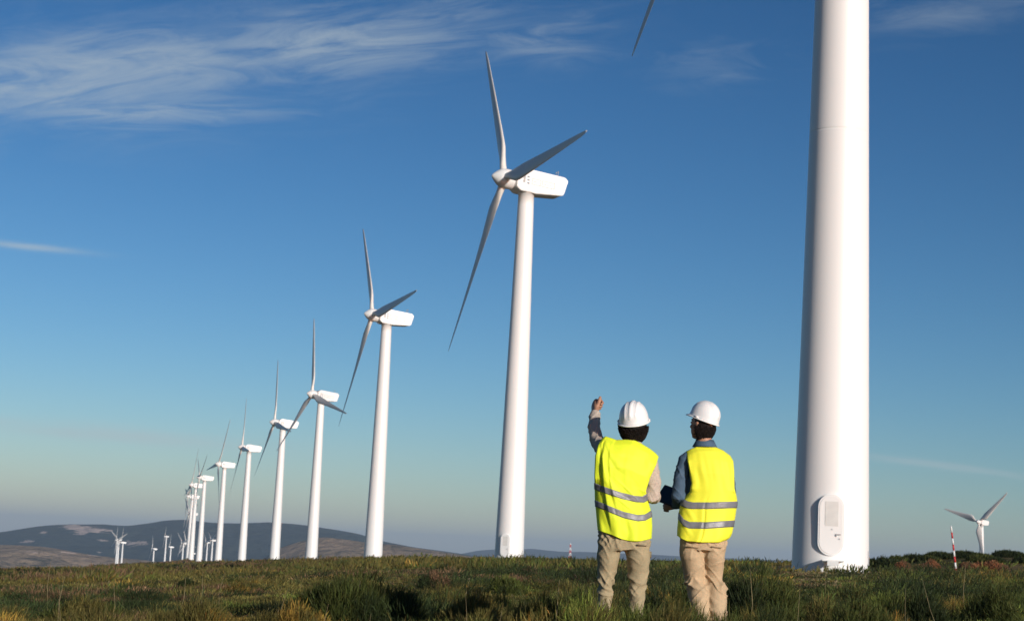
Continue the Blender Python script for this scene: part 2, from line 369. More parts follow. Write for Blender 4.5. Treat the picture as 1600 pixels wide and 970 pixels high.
# nacelle in its own frame: +X to the rotor
NAC = [(1.75,-1.05),(1.75,.85),(.95,1.42),(-4.55,1.42),(-5.0,1.05),(-4.62,-.78),(-4.3,-.95),(-.9,-1.42),(1.2,-1.42)]
ME_NAC = prism(NAC, -1.3, 1.3, 0.07, 2); ME_NAC.materials.append(m_white)
def spinner_mesh():
    me = lathe([(1.10,-1.15),(1.20,-1.0),(1.24,-.2),(1.14,.45),(.92,.85),(.62,1.22),(.34,1.5),(.14,1.66),(.03,1.70)], 40)
    me.transform(Matrix.Rotation(PI/2, 4, 'Y')); me.materials.append(m_white); return me
ME_SPIN = spinner_mesh()
ME_NECK = lathe([(.75,-.2),(.75,.5)], 28); ME_NECK.transform(Matrix.Rotation(PI/2, 4, 'Y')); ME_NECK.materials.append(m_dark)
def mast_mesh():
    bm = bmesh.new()
    for (x, y) in ((0, .3), (0, -.3)):
        bmesh.ops.create_cone(bm, segments=8, radius1=.035, radius2=.03, depth=.75, cap_ends=True, matrix=Matrix.Translation((x, y, .37)))
        bmesh.ops.create_icosphere(bm, subdivisions=1, radius=.10, matrix=Matrix.Translation((x, y, .78)))
    bmesh.ops.create_cone(bm, segments=8, radius1=.03, radius2=.03, depth=.6, cap_ends=True, matrix=Matrix.Translation((0, 0, .15)) @ Matrix.Rotation(PI/2, 4, 'X'))
    me = bpy.data.meshes.new('mast'); bm.to_mesh(me); bm.free(); me.materials.append(m_galv); return me
ME_MAST = mast_mesh()
def logo_meshes():
    """faded markings on each flank: a grey bar, a stack of three slate strokes, then two pale outlined panels"""
    pale = []; dark = []
    def bars(lst, x0, x1, z0, z1):
        lst.append((x0, x1, z0, z1))
    bars(pale, .75, 1.05, -.35, .65)
    for k in range(3): bars(dark, .16+.04*k, .48+.04*k, -.42+.40*k, -.22+.40*k)
    # two worn outlined panels with a few short dashes left inside them
    for x0, x1 in ((-.12, -1.35), (-1.50, -3.25)):
        bars(pale, x0, x1, .34, .41); bars(pale, x0, x1, -.38, -.31); bars(pale, x0, x0-.07, -.31, .34); bars(pale, x1, x1+.07, -.31, .34)
    for x0, x1, z0, z1 in ((-.42,-.78,-.02,.06), (-.90,-1.02,-.08,.0), (-1.85,-2.0,-.06,.08), (-2.25,-2.38,-.10,.06), (-2.62,-2.72,-.06,.06)): bars(pale, x0, x1, z0, z1)
    out = []
    for lst, m_ in ((pale, m_logo), (dark, m_logod)):
        bm = bmesh.new()
        for sgn in (1, -1):
            for (x0, x1, z0, z1) in lst:
                xa, xb = min(x0, x1), max(x0, x1)
                vs_ = [bm.verts.new((x_, sgn*1.306, z_-.05)) for x_, z_ in ((xa, z0), (xb, z0), (xb, z1), (xa, z1))]
                bm.faces.new(vs_ if sgn < 0 else vs_[::-1])
        me = bpy.data.meshes.new('mark'); bm.to_mesh(me); bm.free(); me.materials.append(m_); out.append(me)
    return out
ME_LOGO, ME_MARK = logo_meshes()
def child(name, me, parent, mw, smooth=True, sharp=None):
    if smooth: me.polygons.foreach_set('use_smooth', [True]*len(me.polygons))
    o = bpy.data.objects.new(name, me); COL.objects.link(o); o.parent = parent; o.matrix_local = mw
    return o
ME_NAC.polygons.foreach_set('use_smooth', [False]*len(ME_NAC.polygons))
HUB_F = 3.05; AX_Z = 1.40
def turbine(base, yaw, phase, label, detail=2, tilt=R(5.2), group='wind turbines in rows across the heath'):
    root = empty('wind_turbine', base, label, 'wind turbine', group)
    child('tower', ME_TOWER, root, Matrix.Identity(4))
    # frame of the nacelle: X axis = rotor axis pointing left and towards the viewer
    n = Vector((-math.cos(yaw)*math.cos(tilt), -math.sin(yaw)*math.cos(tilt), math.sin(tilt)))
    u = Vector((0, 0, 1)).cross(n).normalized(); v = n.cross(u)
    Mx = Matrix(((n.x, u.x, v.x), (n.y, u.y, v.y), (n.z, u.z, v.z))).to_4x4()
    T = Matrix.Translation((0, 0, H+AX_Z)) @ Mx
    nac = child('nacelle', ME_NAC, root, T @ Matrix.Translation((0, 0, .14)), False)
    if detail >= 1:
        g = child('marking', ME_LOGO, nac, Matrix.Identity(4), False); g['label'] = 'pale grey worn markings'
        g = child('logo', ME_MARK, nac, Matrix.Identity(4), False); g['label'] = 'three stacked slate strokes'
    child('wind_sensor', ME_MAST, nac, Matrix.Translation((-3.9, 0, 1.42)))
    Th = T @ Matrix.Translation((HUB_F, 0, 0))
    child('rotor_shaft', ME_NECK, root, T @ Matrix.Translation((1.8, 0, 0)))
    hub = child('hub', ME_SPIN, root, Th)
    for k in range(3):
        a = phase + k*2*PI/3
        # blade +Z -> sin(a) u + cos(a) v ; blade Y -> axis
        B = Matrix(((0, 1, 0, 0), (math.cos(a), 0, math.sin(a), 0), (-math.sin(a), 0, math.cos(a), 0), (0, 0, 0, 1)))
        child('blade', ME_BLADE if detail else ME_BLADE_B, root, Th @ B)
    return root
def gz(x, y): return float(ground(np.array([x]), np.array([y]), False)[0])
def tbase(px, py, D):
    p = P(px, py, D); return (p[0], p[1], p[2])
big = [  # base pixel, D, yaw, phase, label
 ((1297,890), 79, .4, None, 'huge white tower with oval door, nearest turbine right of the two workers'),
 ((795,877), 206, .40, 87.5, 'second nearest white turbine, its dark blade crossing the lettered nacelle'),
 ((582.5,875), 325, .42, 85.1, 'third nearest white turbine, left of the big one with lettered nacelle'),
 ((486,873), 487, .60, 106.2, 'fourth nearest white turbine, with one blade drooping right under its nacelle'),
 ((428,880), 570, .40, 100.2, 'fifth nearest white turbine, whose nacelle is crossed by the fourth one\'s long blade'),
 ((377.3,877.5), 703, .30, 95.9, 'sixth nearest white turbine, standing alone before the highest ridge'),
 ((340.3,877), 826, .40, 24.1, 'seventh nearest white turbine, with one dark short blade pointing left'),
 ((310.5,877), 958, .30, 58.9, 'eighth nearest white turbine, right one of the close pair left of the row'),
 ((298,875), 1070, .35, 12.0, 'ninth nearest white turbine, left one of the close pair in the row')]
roots = []
for (b_, D, yaw, ph, lab) in big:
    base = tbase(*b_, D)
    if ph is None:
        # turn the rotor of the nearest one so that a tip hangs at its surveyed place
        best = (1e9, 0)
        for a in np.linspace(0, 2*PI, 720):
            tl = R(5.2); n = np.array([-math.cos(yaw)*math.cos(tl), -math.sin(yaw)*math.cos(tl), math.sin(tl)]); u = np.cross([0,0,1], n); u /= np.linalg.norm(u); v = np.cross(n, u)
            tip = np.array(base) + np.array([0,0,H+AX_Z]) + n*HUB_F + RL*(math.sin(a)*u + math.cos(a)*v) - np.array([0,0,CAMZ])
            c = CM.T @ tip; x_ = 800-F*c[0]/c[2]; y_ = 485+F*c[1]/c[2]; e = math.hypot(x_-1000, y_-80)
            if e < best[0]: best = (e, a, x_, y_)
        print('T1 tip', best); ph = math.degrees(best[1])
    roots.append(turbine(base, yaw, R(ph), lab, 2))
def tower_door(root, base, yaw_door, steps, zoff=0.0):
    """raised oval door plate on the tower flank facing the viewer"""
    Mz = Matrix.Rotation(yaw_door, 4, 'Z')
    def oval(w_, h_, n=48):
        pts = []; r_ = w_/2
        for k in range(n+1):
            a = PI*k/n; pts.append((r_*math.cos(a), h_/2-r_+r_*math.sin(a)))
        for k in range(n+1):
            a = PI+PI*k/n; pts.append((r_*math.cos(a), -h_/2+r_+r_*math.sin(a)))
        return pts
    zc = 2.02+zoff
    fr = prism(oval(1.18, 2.78), -RB-.06, -RB+.25, 0.012, 1); fr.transform(Matrix.Translation((0, 0, zc))); fr.transform(Mz); fr.materials.append(m_white)
    door = child('door_frame', fr, root, Matrix.Identity(4), False)
    pl = prism(oval(1.04, 2.62), -RB-.085, -RB-.058, 0.01, 1); pl.transform(Matrix.Translation((0, 0, zc))); pl.transform(Mz); pl.materials.append(m_white)
    d = child('door', pl, root, Matrix.Identity(4), False)
    bm = bmesh.new()
    def addbox(cx, cy, cz, sx, sy, sz):
        bmesh.ops.create_cube(bm, size=1, matrix=Matrix.Translation((cx, cy, cz)) @ Matrix.Diagonal((sx, sy, sz, 1)))
    for k in range(16): addbox(.02, -RB-.092, zc+.05+.066*k-.02, .56, .02, .05)
    addbox(.02, -RB-.086, zc+.50, .60, .012, 1.12)
    me = bpy.data.meshes.new('l'); bm.to_mesh(me); bm.free(); me.transform(Mz); me.materials.append(m_louvre)
    child('louvre', me, d, Matrix.Identity(4), False)
    bm = bmesh.new(); addbox(.33, -RB-.12, zc-.42, .24, .03, .05); addbox(.24, -RB-.105, zc-.46, .05, .05, .12); addbox(.38, -RB-.096, zc-.62, .06, .02, .06); addbox(.04, -RB-.096, zc-.20, .05, .02, .05)
    me = bpy.data.meshes.new('l'); bm.to_mesh(me); bm.free(); me.transform(Mz); me.materials.append(m_galv)
    child('door_handle', me, d, Matrix.Identity(4), False)
    if steps:
        bm = bmesh.new()
        addbox(.12, -RB-.45, .42, .95, 1.0, .06); addbox(.12, -RB-.95, .30, .5, .30, .22)
        for sx in (-.32, .56): addbox(sx, -RB-.8, .18, .05, .05, .5)
        me = bpy.data.meshes.new('l'); bm.to_mesh(me); bm.free(); me.transform(Mz); me.materials.append(m_wband)
        child('doorstep', me, root, Matrix.Identity(4), False)
tower_door(roots[0], None, math.atan2(-15.2, 79)*-1 * -1, True)
tower_door(roots[1], None, R(-18), False, -.1)
def hub_turbine(px, py, D, yaw, ph, lab, det=0, group='wind turbines in rows across the heath'):
    tl = R(5.2); n = np.array([-math.cos(yaw)*math.cos(tl), -math.sin(yaw)*math.cos(tl), math.sin(tl)])
    h = P(px, py, D) - n*HUB_F - np.array([0, 0, H+AX_Z])
    return turbine(tuple(h), yaw, R(ph), lab, det, group=group)
for a in (
 (294, 775, 1230, .3, 43.6, 'tenth turbine of the row, its nacelle behind the close pair of towers'),
 (295.5, 802, 1560, .5, 68.6, 'eleventh turbine of the row, long blade hanging left of the close pair of towers'),
 (294.5, 839, 2450, .4, 75, 'small distant turbine whose hub shows just left of the close pair of towers'),
 (284, 848, 2700, .7, 72.5, 'distant turbine with spread blades, left edge of the crowded cluster'),
 (290.5, 850, 2800, 1.0, 99, 'lowest distant turbine in the crowded cluster left of the close pair'),
 (299.0, 864, 3300, .4, 30, 'tiny distant turbine with its nacelle between the two towers of the close pair'),
 (321.5, 847, 2900, .5, 75, 'left one of two small distant turbines right of the close pair of towers'),
 (329.5, 843.5, 2650, .5, 63.5, 'right one of two small distant turbines, its blade pointing up left'),
 (257.5, 837.5, 3200, .2, 32.8, 'taller one of the two small distant turbines left of the crowded cluster'),
 (264.5, 854, 3000, .35, 0, 'lower one of the two small distant turbines left of the crowded cluster'),
 (237.7, 857, 2700, .4, 93.5, 'single small distant turbine with one blade up, between the left clusters'),
 (183.7, 842.5, 2650, .9, 65.3, 'front turbine of the leftmost group, blades spread wide'),
 (181.0, 843.5, 2900, .5, 118, 'hindmost turbine of the leftmost group, its tower leftmost of all'),
 (189.0, 847.0, 2600, .35, 10, 'right turbine of the leftmost group, nacelle pointing right')):
    hub_turbine(*a)
hub_turbine(1529, 815, 930, .70, 46.9, 'lone small turbine right of the red banded pole, its base behind bushes', 0)

# ------------------------------------------------------------------ banded pole, far mast
def banded_pole(base, top, r_, bands, name, label, cat):
    base = Vector(base); top = Vector(top); root = empty(name, base, label, cat)
    Lr = (top-base).length; q_ = (top-base).to_track_quat('Z', 'Y').to_matrix().to_4x4()
    for i in range(bands):
        z0, z1 = Lr*i/bands, Lr*(i+1)/bands
        me = lathe([(r_*(1-.15*i/bands), z0), (r_*(1-.15*(i+1)/bands), z1-.002)] + ([(r_*.5, z1+r_*.5)] if i == bands-1 else []), 20)
        me.transform(q_); red = (bands-i) % 2 == 0
        me.materials.append(m_red if red else m_wband)
        o = child('band', me, root, Matrix.Identity(4)); o['label'] = 'red painted band' if red else 'white painted band'
    return root
banded_pole(P(1494.5, 897, 74), P(1486, 822, 74), .043, 8, 'marker_pole', 'leaning red and white banded snow pole at the edge of the grass', 'marker pole')
mast_root = empty('lattice_mast', P(890.5, 873, 1150), 'tiny red and white lattice mast on the horizon beside the pointing worker', 'mast')
def lattice(z0, z1, m_):
    bm = bmesh.new(); hw = lambda z: .85-.055*z
    def strut(a, b_, r_=.09):
        a, b_ = Vector(a), Vector(b_); mm = Matrix.Translation((a+b_)/2) @ (b_-a).to_track_quat('Z', 'Y').to_matrix().to_4x4()
        bmesh.ops.create_cone(bm, segments=6, radius1=r_, radius2=r_, depth=(b_-a).length, cap_ends=True, matrix=mm)
    cs = [(-1,-1),(1,-1),(1,1),(-1,1)]
    for i in range(4):
        x, y = cs[i]; x2, y2 = cs[(i+1) % 4]; h0, h1 = hw(z0), hw(z1)
        strut((x*h0, y*h0, z0), (x*h1, y*h1, z1), .11); strut((x*h0, y*h0, z0), (x2*h1, y2*h1, z1)); strut((x2*h0, y2*h0, z0), (x*h1, y*h1, z1)); strut((x*h1, y*h1, z1), (x2*h1, y2*h1, z1))
    me = bpy.data.meshes.new('lat'); bm.to_mesh(me); bm.free(); me.materials.append(m_); return me
for i in range(5):
    child('lattice_section', lattice(i*1.9, (i+1)*1.9, m_red if i % 2 == 0 else m_wband), mast_root, Matrix.Identity(4), False)
bm = bmesh.new(); bmesh.ops.create_uvsphere(bm, u_segments=16, v_segments=10, radius=.5, matrix=Matrix.Translation((0, 0, 10.0)))
bmesh.ops.create_cone(bm, segments=12, radius1=.9, radius2=.6, depth=.5, cap_ends=True, matrix=Matrix.Translation((0, 0, 3.9)))
me = bpy.data.meshes.new('l'); bm.to_mesh(me); bm.free(); me.materials.append(m_wband); child('antenna', me, mast_root, Matrix.Identity(4))

# ------------------------------------------------------------------ people
m_skin = mat('skin', (.42, .22, .14), 0.5, var=0.15, scale=9, spec=0.4)
m_vest = mat('hi_vis_fabric', (.76, .88, .035), 0.6, var=0.04, scale=6, bump=0.10, bscale=260, sheen=0.0, spec=0.25)
m_vest2 = mat('hi_vis_fabric_yellow', (.87, .86, .05), 0.6, var=0.04, scale=6, bump=0.10, bscale=260, spec=0.25)
m_tape = mat('reflective_tape', (.20, .20, .215), 0.42, var=0.22, scale=14, bump=0.15, bscale=90, spec=0.6)
m_khaki = mat('khaki_cotton', (.38, .31, .19), 0.85, var=0.12, scale=16, bump=0.35, bscale=70, spec=0.15)
m_beige = mat('beige_cotton', (.52, .38, .235), 0.85, var=0.10, scale=16, bump=0.35, bscale=70, spec=0.15)
m_blue = mat('denim_blue_shirt', (.075, .125, .19), 0.8, var=0.18, scale=20, bump=0.3, bscale=90, spec=0.2)
m_navy = mat('navy_cuff', (.02, .03, .07), 0.8, var=0.2, scale=20)
m_hair = mat('dark_hair', (.012, .008, .007), 0.75, var=0.4, scale=60, spec=0.18)
m_helm = mat('helmet_plastic', (.80, .80, .79), 0.28, var=0.02, scale=6, spec=0.5)
m_eye = mat('eye', (.7, .68, .65), 0.2); m_boot = mat('boot_leather', (.06, .035, .02), 0.6, var=0.3, scale=20)
m_tabc = mat('tablet_case', (.018, .02, .025), 0.5, var=0.1, scale=5); m_glass = mat('tablet_glass', (.02, .04, .07), 0.08, spec=0.8)
# pale patterned shirt: woven check of small dark dots
m_check = bpy.data.materials.new('patterned_shirt'); m_check.use_nodes = True; t = m_check.node_tree; b = t.nodes['Principled BSDF']; b.inputs['Roughness'].default_value = 0.85; b.inputs['Specular IOR Level'].default_value = 0.15
tcn = t.nodes.new('ShaderNodeTexCoord'); vo = t.nodes.new('ShaderNodeTexVoronoi'); vo.inputs['Scale'].default_value = 150; t.links.new(tcn.outputs['Object'], vo.inputs['Vector'])
t.links.new(ramp(t, vo.outputs['Distance'], [(0.18, (.24, .18, .17)), (0.45, (.52, .43, .35))]), b.inputs['Base Color'])

def tube(pts, rad, n=20, up=(0, 1, 0), caps=True):
    """closed tapered tube; rad = list of r or (r_side, r_depth)"""
    pts = [Vector(p) for p in pts]; v = []; f = []; m_ = len(pts); prev = None
    for i in range(m_):
        d = (pts[min(i+1, m_-1)]-pts[max(i-1, 0)]).normalized()
        if prev is None:
            a = Vector(up).cross(d)
            if a.length < .2: a = Vector((1, 0, 0)).cross(d)
            a.normalize()
        else:
            a = (prev - d*prev.dot(d)).normalized()
        prev = a; b_ = d.cross(a)
        r_ = rad[i] if isinstance(rad[i], (tuple, list)) else (rad[i], rad[i])
        for k in range(n):
            th = 2*PI*k/n; v.append(tuple(pts[i]+a*r_[0]*math.cos(th)+b_*r_[1]*math.sin(th)))
    for i in range(m_-1):
        for k in range(n):
            p_ = i*n+k; q_ = i*n+(k+1) % n; f.append((p_, q_, q_+n, p_+n))
    if caps:
        f.append(tuple(range(n))[::-1]); f.append(tuple((m_-1)*n+k for k in range(n)))
    return v, f
def rtube(pts, rad, n=16, **k):
    """tube with rounded ends"""
    pts = [Vector(p) for p in pts]; rr = [r if isinstance(r, (tuple, list)) else (r, r) for r in rad]
    d0 = (pts[0]-pts[1]).normalized(); d1 = (pts[-1]-pts[-2]).normalized()
    r0 = min(rr[0]); r1 = min(rr[-1])
    A = [pts[0]+d0*r0*.95, pts[0]+d0*r0*.7]; B = [pts[-1]+d1*r1*.7, pts[-1]+d1*r1*.95]
    ra = [(rr[0][0]*.3, rr[0][1]*.3), (rr[0][0]*.72, rr[0][1]*.72)]; rb = [(rr[-1][0]*.72, rr[-1][1]*.72), (rr[-1][0]*.3, rr[-1][1]*.3)]
    return tube(A+pts+B, ra+rr+rb, n, **k)
def ell(c, r, rot=None, n=20):
    bm = bmesh.new(); bmesh.ops.create_uvsphere(bm, u_segments=n, v_segments=n//2+2, radius=1)
    Mx = Matrix.Translation(c) @ (rot.to_4x4() if rot else Matrix.Identity(4)) @ Matrix.Diagonal((*r, 1))
    bm.transform(Mx); bm.verts.ensure_lookup_table(); bm.verts.index_update()
    v = [tuple(x.co) for x in bm.verts]; f = [tuple(x.index for x in fc.verts) for fc in bm.faces]; bm.free(); return v, f
def fuse(name, shapes, voxel, smooth=3, factor=0.5):
    """union of closed shapes into one continuous skin"""
    V = []; Fc = []
    for v, f in shapes:
        o_ = len(V); V += [tuple(x) for x in v]; Fc += [tuple(i+o_ for i in q_) for q_ in f]
    me = bpy.data.meshes.new(name); me.from_pydata(V, [], Fc); me.update()
    o = bpy.data.objects.new('tmp', me); COL.objects.link(o)
    md = o.modifiers.new('r', 'REMESH'); md.mode = 'VOXEL'; md.voxel_size = voxel; md.use_smooth_shade = True
    if smooth:
        sm = o.modifiers.new('s', 'SMOOTH'); sm.factor = factor; sm.iterations = smooth
    dg = bpy.context.evaluated_depsgraph_get(); dg.update()
    out = bpy.data.meshes.new_from_object(o.evaluated_get(dg)); bpy.data.objects.remove(o); bpy.data.meshes.remove(me)
    out.name = name; return out
def displace(me, fn):
    n = len(me.vertices); co = np.empty(n*3, np.float32); me.vertices.foreach_get('co', co); co = co.reshape(-1, 3)
    no = np.empty(n*3, np.float32); me.vertices.foreach_get('normal', no); no = no.reshape(-1, 3)
    me.vertices.foreach_set('co', (co + no*fn(co.astype(float))[:, None]).astype(np.float32).ravel()); me.update(); return me
def creases(co, amp, fx, fz, seed, shear=0.8):
    x, y, z = co[:, 0], co[:, 1], co[:, 2]
    wx = x + .05*vnoise(x*7, z*7, seed); wz = z + .05*vnoise(x*8, y*8+z*5, seed+3)
    a = 1-np.abs(vnoise((wx+y*.7)*fx, (wz+shear*wx)*fz, seed))*2
    b_ = 1-np.abs(vnoise((wx-y*.5)*fx*1.3, (wz-shear*1.2*wx)*fz*.9, seed+9))*2
    c = vnoise(x*5, z*5, seed+20)
    return amp*(np.maximum(a, 0)**2*.9 + np.maximum(b_, 0)**2*.7 - .6 + .5*c)
def hand(o, f, u, nrm, curl, thumb=(.9, .5, 0), index=None, s=1.0, tk=1.0):
    """o wrist, f along the hand, u towards the thumb side, nrm out of the palm; returns palm, four fingers, thumb"""
    o, f, u, nrm = Vector(o), Vector(f).normalized(), Vector(u), Vector(nrm)
    u = (u-f*u.dot(f)).normalized(); nn = f.cross(u); nn = nn if nn.dot(nrm) > 0 else -nn
    sh = [rtube([o-f*.03*s, o+f*.02*s, o+f*.055*s, o+f*.088*s], [(.027*s, .021*s), (.034*s, .018*s), (.041*s, .017*s), (.040*s, .013*s)], 16, up=tuple(nn))]
    L4 = [(.040,.025,.021),(.045,.029,.022),(.042,.026,.022),(.033,.020,.019)]
    for i in range(4):
        c = curl if not (i == 0 and index is not None) else index
        p = o+f*(.088-.004*abs(i-1))*s+u*(.029-.0195*i)*s; ang = 0; pts = [p-f*.02*s, p]; sp = (1.2-i)*.05
        for j in range(3):
            ang += R(c[j]); d = f*math.cos(ang)+nn*math.sin(ang)+u*sp*math.cos(ang); d.normalize(); p = p+d*L4[i][j]*s; pts.append(p)
        r0 = (.0092-.0006*(i == 3))*s
        sh.append(rtube(pts, [r0*1.05, r0*1.08, r0, r0*.92, r0*.8], 12))
    tx, ty, tz = thumb; p = o+f*.022*s+u*.026*s+nn*.006*s
    d = (u*tx+f*ty+nn*tz).normalized(); d2 = (u*tx+f*(ty+.35)+nn*tz).normalized()
    sh.append(rtube([p-u*.01*s, p+d*.034*s, p+d*.034*s+d2*.028*s*tk, p+d*.034*s+d2*.050*s*tk], [.014*s, .0115*s, .0105*s, .0085*s], 12))
    return sh
def head_shapes(c, yaw, pitch):
    """c = head centre; faces +Y turned by yaw (towards -X) and pitched up"""
    Rm = Matrix.Rotation(yaw, 3, 'Z') @ Matrix.Rotation(pitch, 3, 'X')
    W = lambda x, y, z: Vector(c)+Rm @ Vector((x, y, z))
    sh = [ell(W(0, -.012, .025), (.076, .096, .092), Rm, 28), ell(W(0, .030, -.045), (.060, .062, .072), Rm, 24), ell(W(0, .058, -.092), (.030, .026, .020), Rm),
          ell(W(0, .072, .030), (.052, .016, .013), Rm), rtube([W(0, .080, .020), W(0, .098, -.010), W(0, .104, -.022)], [.008, .011, .013], 10),
          ell(W(-.013, .094, -.027), (.008, .010, .007), Rm), ell(W(.013, .094, -.027), (.008, .010, .007), Rm),
          ell(W(0, .086, -.053), (.024, .010, .006), Rm), ell(W(0, .085, -.062), (.021, .010, .007), Rm),
          ell(W(-.040, .066, -.022), (.018, .016, .016), Rm), ell(W(.040, .066, -.022), (.018, .016, .016), Rm)]
    for sx in (-1, 1):
        sh.append(ell(W(sx*.078, -.004, -.012), (.009, .019, .031), Rm, 14)); sh.append(ell(W(sx*.084, -.010, .004), (.008, .014, .018), Rm, 12))
        sh.append(ell(W(sx*.031, .078, .008), (.014, .010, .009), Rm, 12))
    return sh, W, Rm
def hair_mesh(c, Rm, r, zlow, seed, n=900, curl=.012, front=.03, extra=()):
    """curly hair: short bent locks on the back and sides of the skull, over a cap"""
    rng = random.Random(seed); shapes = []
    bm = bmesh.new(); bmesh.ops.create_icosphere(bm, subdivisions=4, radius=1)
    for v in bm.verts:
        d = v.co.normalized(); k = 1+.05*math.sin(d.x*31+seed)*math.sin(d.z*27)*math.sin(d.y*29)
        v.co = Vector((d.x*r[0], d.y*r[1], d.z*r[2]))*k
    kill = [v for v in bm.verts if v.co.y > front+.25*max(v.co.z, -.02) or v.co.z < zlow]
    bmesh.ops.delete(bm, geom=kill, context='VERTS')
    V = [Vector(v.co) for v in bm.verts]; bm.verts.index_update(); FF = [tuple(v.index for v in f.verts) for f in bm.faces]; bm.free()
    for i in range(n):
        while True:
            a = rng.uniform(0, 2*PI); z = rng.uniform(-1, .45); d = Vector((math.cos(a)*math.sqrt(1-z*z), math.sin(a)*math.sqrt(1-z*z), z))
            p = Vector((d.x*r[0], d.y*r[1], d.z*r[2]))
            if p.y < front-.01 and p.z > zlow-.006 and p.z < -.012+.12*p.y: break
        tdir = Vector((rng.gauss(0, 1), rng.gauss(0, 1), rng.gauss(-.8, .8))); tdir = (tdir - d*tdir.dot(d)).normalized()
        L_ = rng.uniform(.012, .028); q0 = p - d*.004; q1 = p+d*rng.uniform(.006, curl)+tdir*L_*.5; q2 = p+d*rng.uniform(-.002, curl)+tdir*L_
        vv, ff = tube([q0, q1, q2], [.0045, .0042, .0012], 5); o_ = len(V); V += [Vector(x) for x in vv]; FF += [tuple(k+o_ for k in q_) for q_ in ff]
    me = bpy.data.meshes.new('hair'); me.from_pydata([tuple(Vector(c)+Rm @ x) for x in V], [], FF); me.update(); return me
def helmet_parts(c, Rm, root, hs=1.0):
    """hard hat in head axes: +Y forward; c = centre of the rim"""
    W = lambda x, y, z: tuple(Vector(c)+Rm @ (Vector((x, y, z))*hs))
    nu, nv = 96, 30; v = []; f = []
    ax, ay, az = .111, .132, .150
    for j in range(nv+1):
        e = (PI/2)*j/nv
        for i in range(nu):
            a = 2*PI*i/nu; ce = math.cos(e)**.80; se = math.sin(e)**.95
            x, y, z = ax*ce*math.cos(a), ay*ce*math.sin(a), az*se
            # three raised ribs running front to back over the crown
            k = 0
            for xr, wr, hr in ((0, .015, .0065), (-.043, .008, .0045), (.043, .008, .0045)):
                k = max(k, hr*min(1, max(0, 1.6-abs(x-xr)/wr*1.6+.0))*min(1, max(0, (z-.035)/.03)))
            nrm = Vector((x/ax**2, y/ay**2, z/az**2)).normalized()
            fl = .004*max(0, 1-z/.02)
            v.append(W(x+nrm.x*(k+fl), y+nrm.y*(k+fl), z+nrm.z*k))
    for j in range(nv):
        for i in range(nu):
            a = j*nu+i; b_ = j*nu+(i+1) % nu; f.append((a, b_, b_+nu, a+nu))
    me = bpy.data.meshes.new('shell'); me.from_pydata(v, [], f); me.update()
    sh = link('hard_hat', me, m_helm, root); md = sh.modifiers.new('th', 'SOLIDIFY'); md.thickness = .003; md.offset = 1
    # brim: gutter all round that widens into the peak
    v = []; f = []; prof = [(0, .004), (.5, .0015), (1.0, -.004), (1.02, -.009), (.9, -.011), (.4, -.006), (0, -.004)]
    for i in range(nu):
        a = 2*PI*i/nu; fw = max(0, math.sin(a)); wd = .013+.027*fw**3
        for (k, dz) in prof:
            x = (ax+.003)*math.cos(a)+math.cos(a)*wd*k*(1-.6*fw**3); y = (ay+.003)*math.sin(a)+math.sin(a)*wd*k
            v.append(W(x, y, dz-.010*k*fw**2))
    m_ = len(prof)
    for i in range(nu):
        for k in range(m_):
            f.append((i*m_+k, i*m_+(k+1) % m_, ((i+1) % nu)*m_+(k+1) % m_, ((i+1) % nu)*m_+k))
    me = bpy.data.meshes.new('brim'); me.from_pydata(v, [], f); me.update(); link('brim', me, m_helm, sh)
    # accessory slots on both sides and lugs under the back rim
    for sx in (-1, 1):
        me = box(-.006, .006, -.019, .019, -.005, .011, .003); me.transform(Matrix.Translation((sx*(ax+.011), 0, .002)))
        me.transform(Matrix.Translation(c) @ Rm.to_4x4() @ Matrix.Scale(hs, 4)); link('side_slot', me, m_helm, sh)
    # head band inside, shown where it leaves the shell at the nape
    vv, ff = tube([Vector(W(.098*math.cos(a), .118*math.sin(a), -.022)) for a in np.linspace(PI*.95, PI*2.05, 26)], [(.0022, .010)]*26, 8, up=(0, 0, 1))
    me = bpy.data.meshes.new('band'); me.from_pydata(vv, [], ff); me.update(); link('headband', me, m_tabc, sh)
    return sh
def eyes(W, Rm, root):
    for sx in (-1, 1):
        v, f = ell(W(sx*.031, .083, .008), (.011, .008, .007), Rm, 12); me = bpy.data.meshes.new('eye'); me.from_pydata(v, [], f); me.update(); link('eye', me, m_eye, root)

